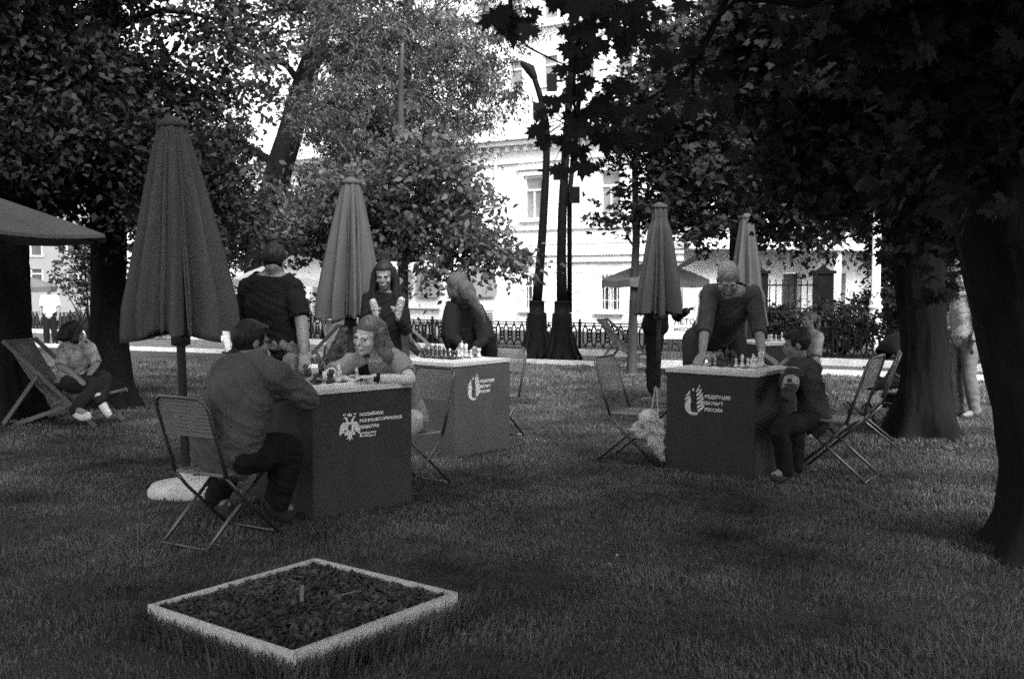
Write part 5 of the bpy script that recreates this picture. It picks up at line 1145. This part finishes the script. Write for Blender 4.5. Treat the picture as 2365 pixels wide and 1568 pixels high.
# 4. the smiling long-haired woman
J = JJ(pel=P(888, 822, 9.6), waist=P(888, 778, 9.6), chest=P(888, 725, 9.6), neck=P(888, 674, 9.58), shR=P(852, 692, 9.6), shL=P(925, 692, 9.6),
       elR=P(842, 762, 9.55), wrR=P(864, 738, 9.34), elL=P(938, 762, 9.52), wrL=P(918, 736, 9.32), knR=P(878, 905, 9.6), anR=P(876, 985, 9.65), knL=P(905, 905, 9.6), anL=P(905, 985, 9.65))
m4 = person("smiling long-haired woman in dark clothes holding up two wrapped snacks", J, (P(887, 636, 9.5), V(-.02, -1, -.32)), shirt=M_black, sleeve=1.0, trousers=M_dkt, hair='long', hands=((V(.15, -.25, .9), V(.9, -.2, 0), 1.0), (V(-.1, -.25, .9), V(-.9, -.2, 0), 1.0)), vox=.0075, k=.92, hs=.245, smile=True, extras=dict(hairlen=.24))
M_foil = mat("foil_wrap", .33, .3, .35, 20, .25, 40, spec=.6)
for i, (p, t, l) in enumerate(((P(868, 726, 9.24), V(-.02, -.02, .11), "foil wrapped snack in the smiling woman's right hand"), (P(920, 722, 9.22), V(.03, -.02, .11), "foil wrapped snack in the smiling woman's left hand"))):
    mb = MB(); mb.tube([V(0, 0, -.05), V(0, 0, 0), t * .5, t], [.018, .030, .036, .032], n=14, sub=3, hemi=True); mb.ell(t, (.035, .03, .03)); o_ = remesh(mb, "wrapped_snack", M_foil, None, .006, 1, lambda q: .006 * noise.noise(q * 60 + V(i, 0, 0))); o_.location = p; tag(o_, l, "snack", "wrapped snacks held up")

# 5. the woman in a headscarf
J = JJ(pel=P(1098, 835, 10.55), waist=P(1092, 792, 10.5), chest=P(1082, 745, 10.4), neck=P(1070, 692, 10.3), shR=P(1046, 712, 10.25), shL=P(1100, 716, 10.35),
       elR=P(1040, 775, 10.2), wrR=P(1066, 798, 10.0), elL=P(1122, 782, 10.2), wrL=P(1095, 806, 10.0), knR=P(1085, 905, 10.5), anR=P(1085, 965, 10.6), knL=P(1115, 905, 10.5), anL=P(1115, 965, 10.6))
def skp(n_): return None
o, base, HM, hp = person("woman in a black dress and grey headscarf bending over the middle table", J, (P(1057, 662, 10.2), V(-.75, .25, -.55)), shirt=M_black, sleeve=1.0, hair=None, skirt=(M_black, ([J['chest'], J['pel'], P(1100, 900, 10.55), P(1102, 950, 10.6)], [(.19, .15), (.24, .20), (.28, .24), (.32, .28)])), hands=((V(.1, -.2, -.9), V(0, -1, 0), .4), (V(-.4, -.1, -.8), V(0, -1, 0), .5)), vox=.010, k=.98, hs=.24)
q = MB(); q.ell(hp(0, -.02, .03), (.092, .112, .108), M=HM, n=20, m=14); q.ell(hp(0, .035, -.02), (.078, .095, .10), M=HM, n=20, m=14); q.tube([hp(0, -.03, -.02), hp(0, -.05, -.10), J['neck'] + V(0, .02, -.02), J['neck'] + V(.0, .02, -.08)], [(.085, .09), (.09, .10), (.13, .11), (.16, .13)], n=18, side=(1, 0, 0), sub=3)
sc = remesh(q, "headscarf", M_scarf, o, .009, 3, lambda p: .008 * noise.noise(V(p.x * 30, p.y * 20, p.z * 9)), off=base)
bm = bmesh.new(); bm.from_mesh(sc.data); kill = []
for v_ in bm.verts:
    q_ = HM.transposed() @ (Vector(v_.co) + base - hp(0, 0, 0))
    pass
bmesh.ops.delete(bm, geom=kill, context='VERTS'); bm.to_mesh(sc.data); bm.free(); sc.modifiers.new("s", 'SOLIDIFY').thickness = .005
q = MB(); q.tube([P(1070, 668, 10.2), P(1088, 690, 10.12), P(1106, 714, 10.08), P(1120, 745, 10.08)], [(.09, .06), (.075, .03), (.05, .02), (.014, .01)], n=10, sub=3, hemi=True); remesh(q, "scarf_tail", M_scarf, o, .008, 1, lambda p: .006 * noise.noise(V(p.x * 50, p.y * 20, p.z * 14)), off=base)
# loose cloak falling over both arms
q = MB(); q.tube([J['neck'], J['chest'].lerp(J['neck'], .5), J['chest'], J['waist'], J['pel']], [(.08, .08), (.165, .13), (.215, .15), (.235, .17), (.26, .19)], n=20, side=(1, 0, 0), sub=3); q.tube([J['shR'], J['elR'], P(1050, 800, 10.2)], [.085, .10, .09], n=12, hemi=True); q.tube([J['shL'], J['elL'], P(1125, 815, 10.3)], [.085, .10, .11], n=12, hemi=True); q.tube([J['waist'], P(1105, 840, 10.6), P(1105, 900, 10.6)], [(.20, .15), (.27, .2), (.3, .22)], n=16, side=(1, 0, 0), hemi=True)
remesh(q, "cloak", M_black, o, .010, 3, lambda p: .010 * noise.noise(V(p.x * 22, p.y * 16, p.z * 5)), off=base)

# 6. white T-shirt, far left
def standing(label, u, vh, y, fwd, k=1.0, **kw):
    hd = P(u, vh, y); X = hd.x; g = gz(X, y); H = hd.z + .0 - g; f = Vector((fwd[0], fwd[1], 0)).normalized(); r = f.cross(V(0, 0, 1)); c = V(X, y, g); a = kw.pop('arms', ((.0, .0), (.0, .0))); t = H / 1.64
    def Q(x, fy, z): return c + r * x * t + f * fy * t + V(0, 0, z * t)
    J = JJ(pel=Q(0, 0, .95), waist=Q(0, 0, 1.08), chest=Q(0, 0, 1.25), neck=Q(0, -.01, 1.47), shR=Q(.175, 0, 1.40), shL=Q(-.175, 0, 1.40),
           elR=Q(.25, -.02 + a[0][0], 1.12), wrR=Q(.25 + a[0][1], .06 + a[0][0] * 2.2, .90 + a[0][0] * .9), elL=Q(-.25, -.02 + a[1][0], 1.12), wrL=Q(-.25 - a[1][1], .06 + a[1][0] * 2.2, .90 + a[1][0] * .9),
           knR=Q(.10, .03, .50), anR=Q(.11, -.02, .09), knL=Q(-.10, .0, .50), anL=Q(-.11, -.08, .09), toR=Q(.12, .16, .03), toL=Q(-.12, .10, .03))
    return person(label, J, (Q(0, .03, 1.62), kw.pop('look', f)), k=k * t, hs=.225 * t, **kw)
standing("distant man in a white T-shirt standing far left near the fence", 114, 668, 27, (.05, -1), 1.1, shirt=M_wht, sleeve=.42, trousers=M_black, vox=.018, skin=M_skin)
standing("distant person in light trousers between the tall umbrella and the man in black", 527, 662, 24, (-.8, .5), 1.0, shirt=M_dkt, sleeve=.4, trousers=M_wht, vox=.02, eyes=False)
y = 13.75
J = JJ(pel=P(1513, 752, y), waist=P(1516, 725, y), chest=P(1520, 690, y), neck=P(1522, 645, y), shL=P(1496, 658, y), shR=P(1552, 662, y), elR=P(1562, 733, y), wrR=P(1590, 716, y - .2), elL=P(1495, 705, y + .1), wrL=P(1505, 735, y + .15),
       knR=P(1514, 825, y), anR=P(1510, 895, y), knL=P(1506, 825, y + .1), anL=P(1504, 890, y + .15), hipR=P(1518, 757, y), hipL=P(1504, 757, y + .05))
person("person in dark clothes mostly hidden by the cinched umbrella, one elbow showing", J, (P(1524, 615, y), V(.1, 1, -.1)), shirt=M_black, sleeve=1.0, trousers=M_black, vox=.011, eyes=False, k=.98)
# arm akimbo of the hidden person is modelled by the elbow below
# 12. person at the right edge
standing("person in a light top walking at the right, partly behind the huge trunk", 2232, 640, 11.6, (-.9, -.2), .95, shirt=M_light, sleeve=1.0, trousers=mat("light_trousers", .13, .9, .1, 6), vox=.012, hair='short')

# 7. the sitter with crossed legs at the left
y = 11.0
J = JJ(pel=P(165, 880, y), waist=P(166, 862, y), chest=P(172, 822, y), neck=P(176, 795, y), shR=P(150, 806, y - .12), shL=P(205, 804, y + .12), elR=P(140, 845, y - .25), wrR=P(175, 870, y - .35), elL=P(222, 840, y + .05), wrL=P(205, 868, y - .2),
       hipR=P(160, 885, y - .1), hipL=P(178, 885, y + .1), knR=P(228, 888, y - .35), anR=P(175, 945, y - .5), toR=P(205, 960, y - .62), knL=P(240, 872, y - .1), anL=P(232, 925, y - .45), toL=P(252, 958, y - .5))
person("sitter in a patterned shirt and dark trousers with a white shoe, at the left", J, (P(172, 770, y), V(.5, .6, -.3)), shirt=M_patt, sleeve=.5, trousers=M_dkt, hair='long', extras=dict(hairlen=.05), vox=.010, k=.98, shoes=M_shoe, hs=.24, hands=('rest', 'rest'))

# 8. the grey-haired man
J = JJ(pel=P(1645, 772, 9.4), waist=P(1662, 742, 9.2), chest=P(1680, 712, 8.98), neck=P(1688, 668, 8.82), shR=P(1640, 678, 8.82), shL=P(1738, 680, 8.85),
       elR=P(1628, 755, 8.72), wrR=P(1622, 818, 8.56), elL=P(1752, 758, 8.78), wrL=P(1760, 818, 8.60), hipR=P(1606, 783, 9.35), hipL=P(1695, 790, 9.45), knR=P(1600, 860, 9.1), anR=P(1605, 985, 9.5), knL=P(1705, 870, 9.2), anL=P(1710, 985, 9.6))
o8 = person("grey-haired man leaning with both hands on the right table", J, (P(1682, 645, 8.62), V(-.12, -.80, -.62)), shirt=mat("dark_teeshirt", .05, .9, .2, 6, .3, 80), sleeve=.62, trousers=M_dkt, hair='crop', hairm=M_hairg, hands=((V(-.35, -.65, -.35), V(0, 0, -1), .25), (V(.5, -.55, -.3), V(0, 0, -1), .25)), vox=.008, k=1.12, hs=.265, belly=.03)
o, base, HM, hp = o8
for S, E in (('shR', 'elR'), ('shL', 'elL')):
    sgn = -1 if S == 'shR' else 1
    for dx in (.0, .028):
        q = MB(); a, b_ = J[S], J[E]; pts = [J['neck'].lerp(a, .55) + V(0, 0, .078 - dx * .2) + V(0, dx * .8, 0)] + [a.lerp(b_, t) + V(sgn * (.079 - .0 * t), -.02 + dx, .045 * (1 - t * 2) if t < .5 else 0) for t in (0.05, .35, .62, .95)]
        q.tube(pts, [(.0045, .003)] * 5, n=6, sub=3); q.build("sleeve_highlight", M_light, o, True, off=base)  # rim highlights along the sleeves, modelled as thin pale strips
q = MB(); q.tube([hp(-.045, .062, -.035), hp(-.035, .072, -.085), hp(0, .086, -.105), hp(.035, .072, -.085), hp(.045, .062, -.035)], [.010, .016, .018, .016, .010], n=8, sub=3, hemi=True); remesh(q, "beard", mat('beard_hair', .15, .8, .2, 40), o, .006, 1, lambda p: .003 * noise.noise(p * 90), off=base)

# 9. boy in the striped jacket
J = JJ(pel=P(1885, 965, 7.95), waist=P(1878, 925, 7.95), chest=P(1865, 880, 7.95), neck=P(1848, 832, 7.95), shL=P(1835, 856, 7.78), shR=P(1880, 852, 8.12), elL=P(1818, 915, 7.62), wrL=P(1812, 870, 7.9), elR=P(1880, 890, 8.3), wrR=P(1820, 858, 8.35),
       knL=P(1800, 990, 7.45), anL=P(1815, 1085, 7.5), knR=P(1835, 975, 7.75), anR=P(1840, 1075, 7.8), toL=P(1785, 1100, 7.45), toR=P(1810, 1090, 7.75))
M_jk = mat("dark_jacket", .04, .85, .25, 6, .3, 80)
o, base, HM, hp = person("boy in a dark jacket with light stripes sitting at the right table", J, (P(1838, 796, 7.92), V(-.93, .1, -.2)), shirt=M_jk, sleeve=1.0, trousers=M_black, hair='short', vox=.0085, k=.78, hs=.225, hands=('rest', 'rest'), wr=1.3)
for a, b_, r_, m_ in ((.34, .70, .058, mat('sleeve_panel', .24, .9, .5, 14)), (.76, .79, .054, M_light), (.05, .09, .064, M_light)):
    q = MB(); p0, p1 = J['shL'].lerp(J['elL'], a), J['shL'].lerp(J['elL'], b_); q.tube([p0, p0.lerp(p1, .5), p1], [r_, r_ + .003, r_], n=16, sub=2); remesh(q, "sleeve_band", m_, o, .007, 2, lambda p: .004 * noise.noise(p * 35), off=base)
q = MB(); q.box(P(1912, 880, 8.0), (.07, .03, .08), Matrix.Rotation(.5, 3, 'Y')); q.build("pocket_badge", M_wht, o, off=base)

# 10. child with the ponytail
standing("child with a ponytail in a speckled top standing behind the seated boy", 1872, 736, 10.0, (-.9, -.35), .92, shirt=M_patt, sleeve=.45, trousers=M_dkt, hair='ponytail', hairm=M_hairm, vox=.010, arms=((.12, -.05), (.12, -.05)))
# 14. dark-haired boy far off
y = 16.3
J = JJ(pel=P(792, 838, y), waist=P(792, 828, y), chest=P(792, 806, y), neck=P(792, 788, y), shR=P(775, 795, y), shL=P(808, 795, y), elR=P(768, 818, y - .1), wrR=P(780, 832, y - .3), elL=P(815, 818, y - .1), wrL=P(805, 832, y - .3), knR=P(780, 838, y - .5), anR=P(780, 868, y - .5), knL=P(802, 838, y - .5), anL=P(802, 868, y - .5))
person("distant dark-haired boy seated low behind the front table", J, (P(792, 772, y - .02), V(0, -1, -.1)), shirt=M_black, sleeve=1.0, trousers=M_dkt, vox=.014, k=.85, hs=.22, hair='short')
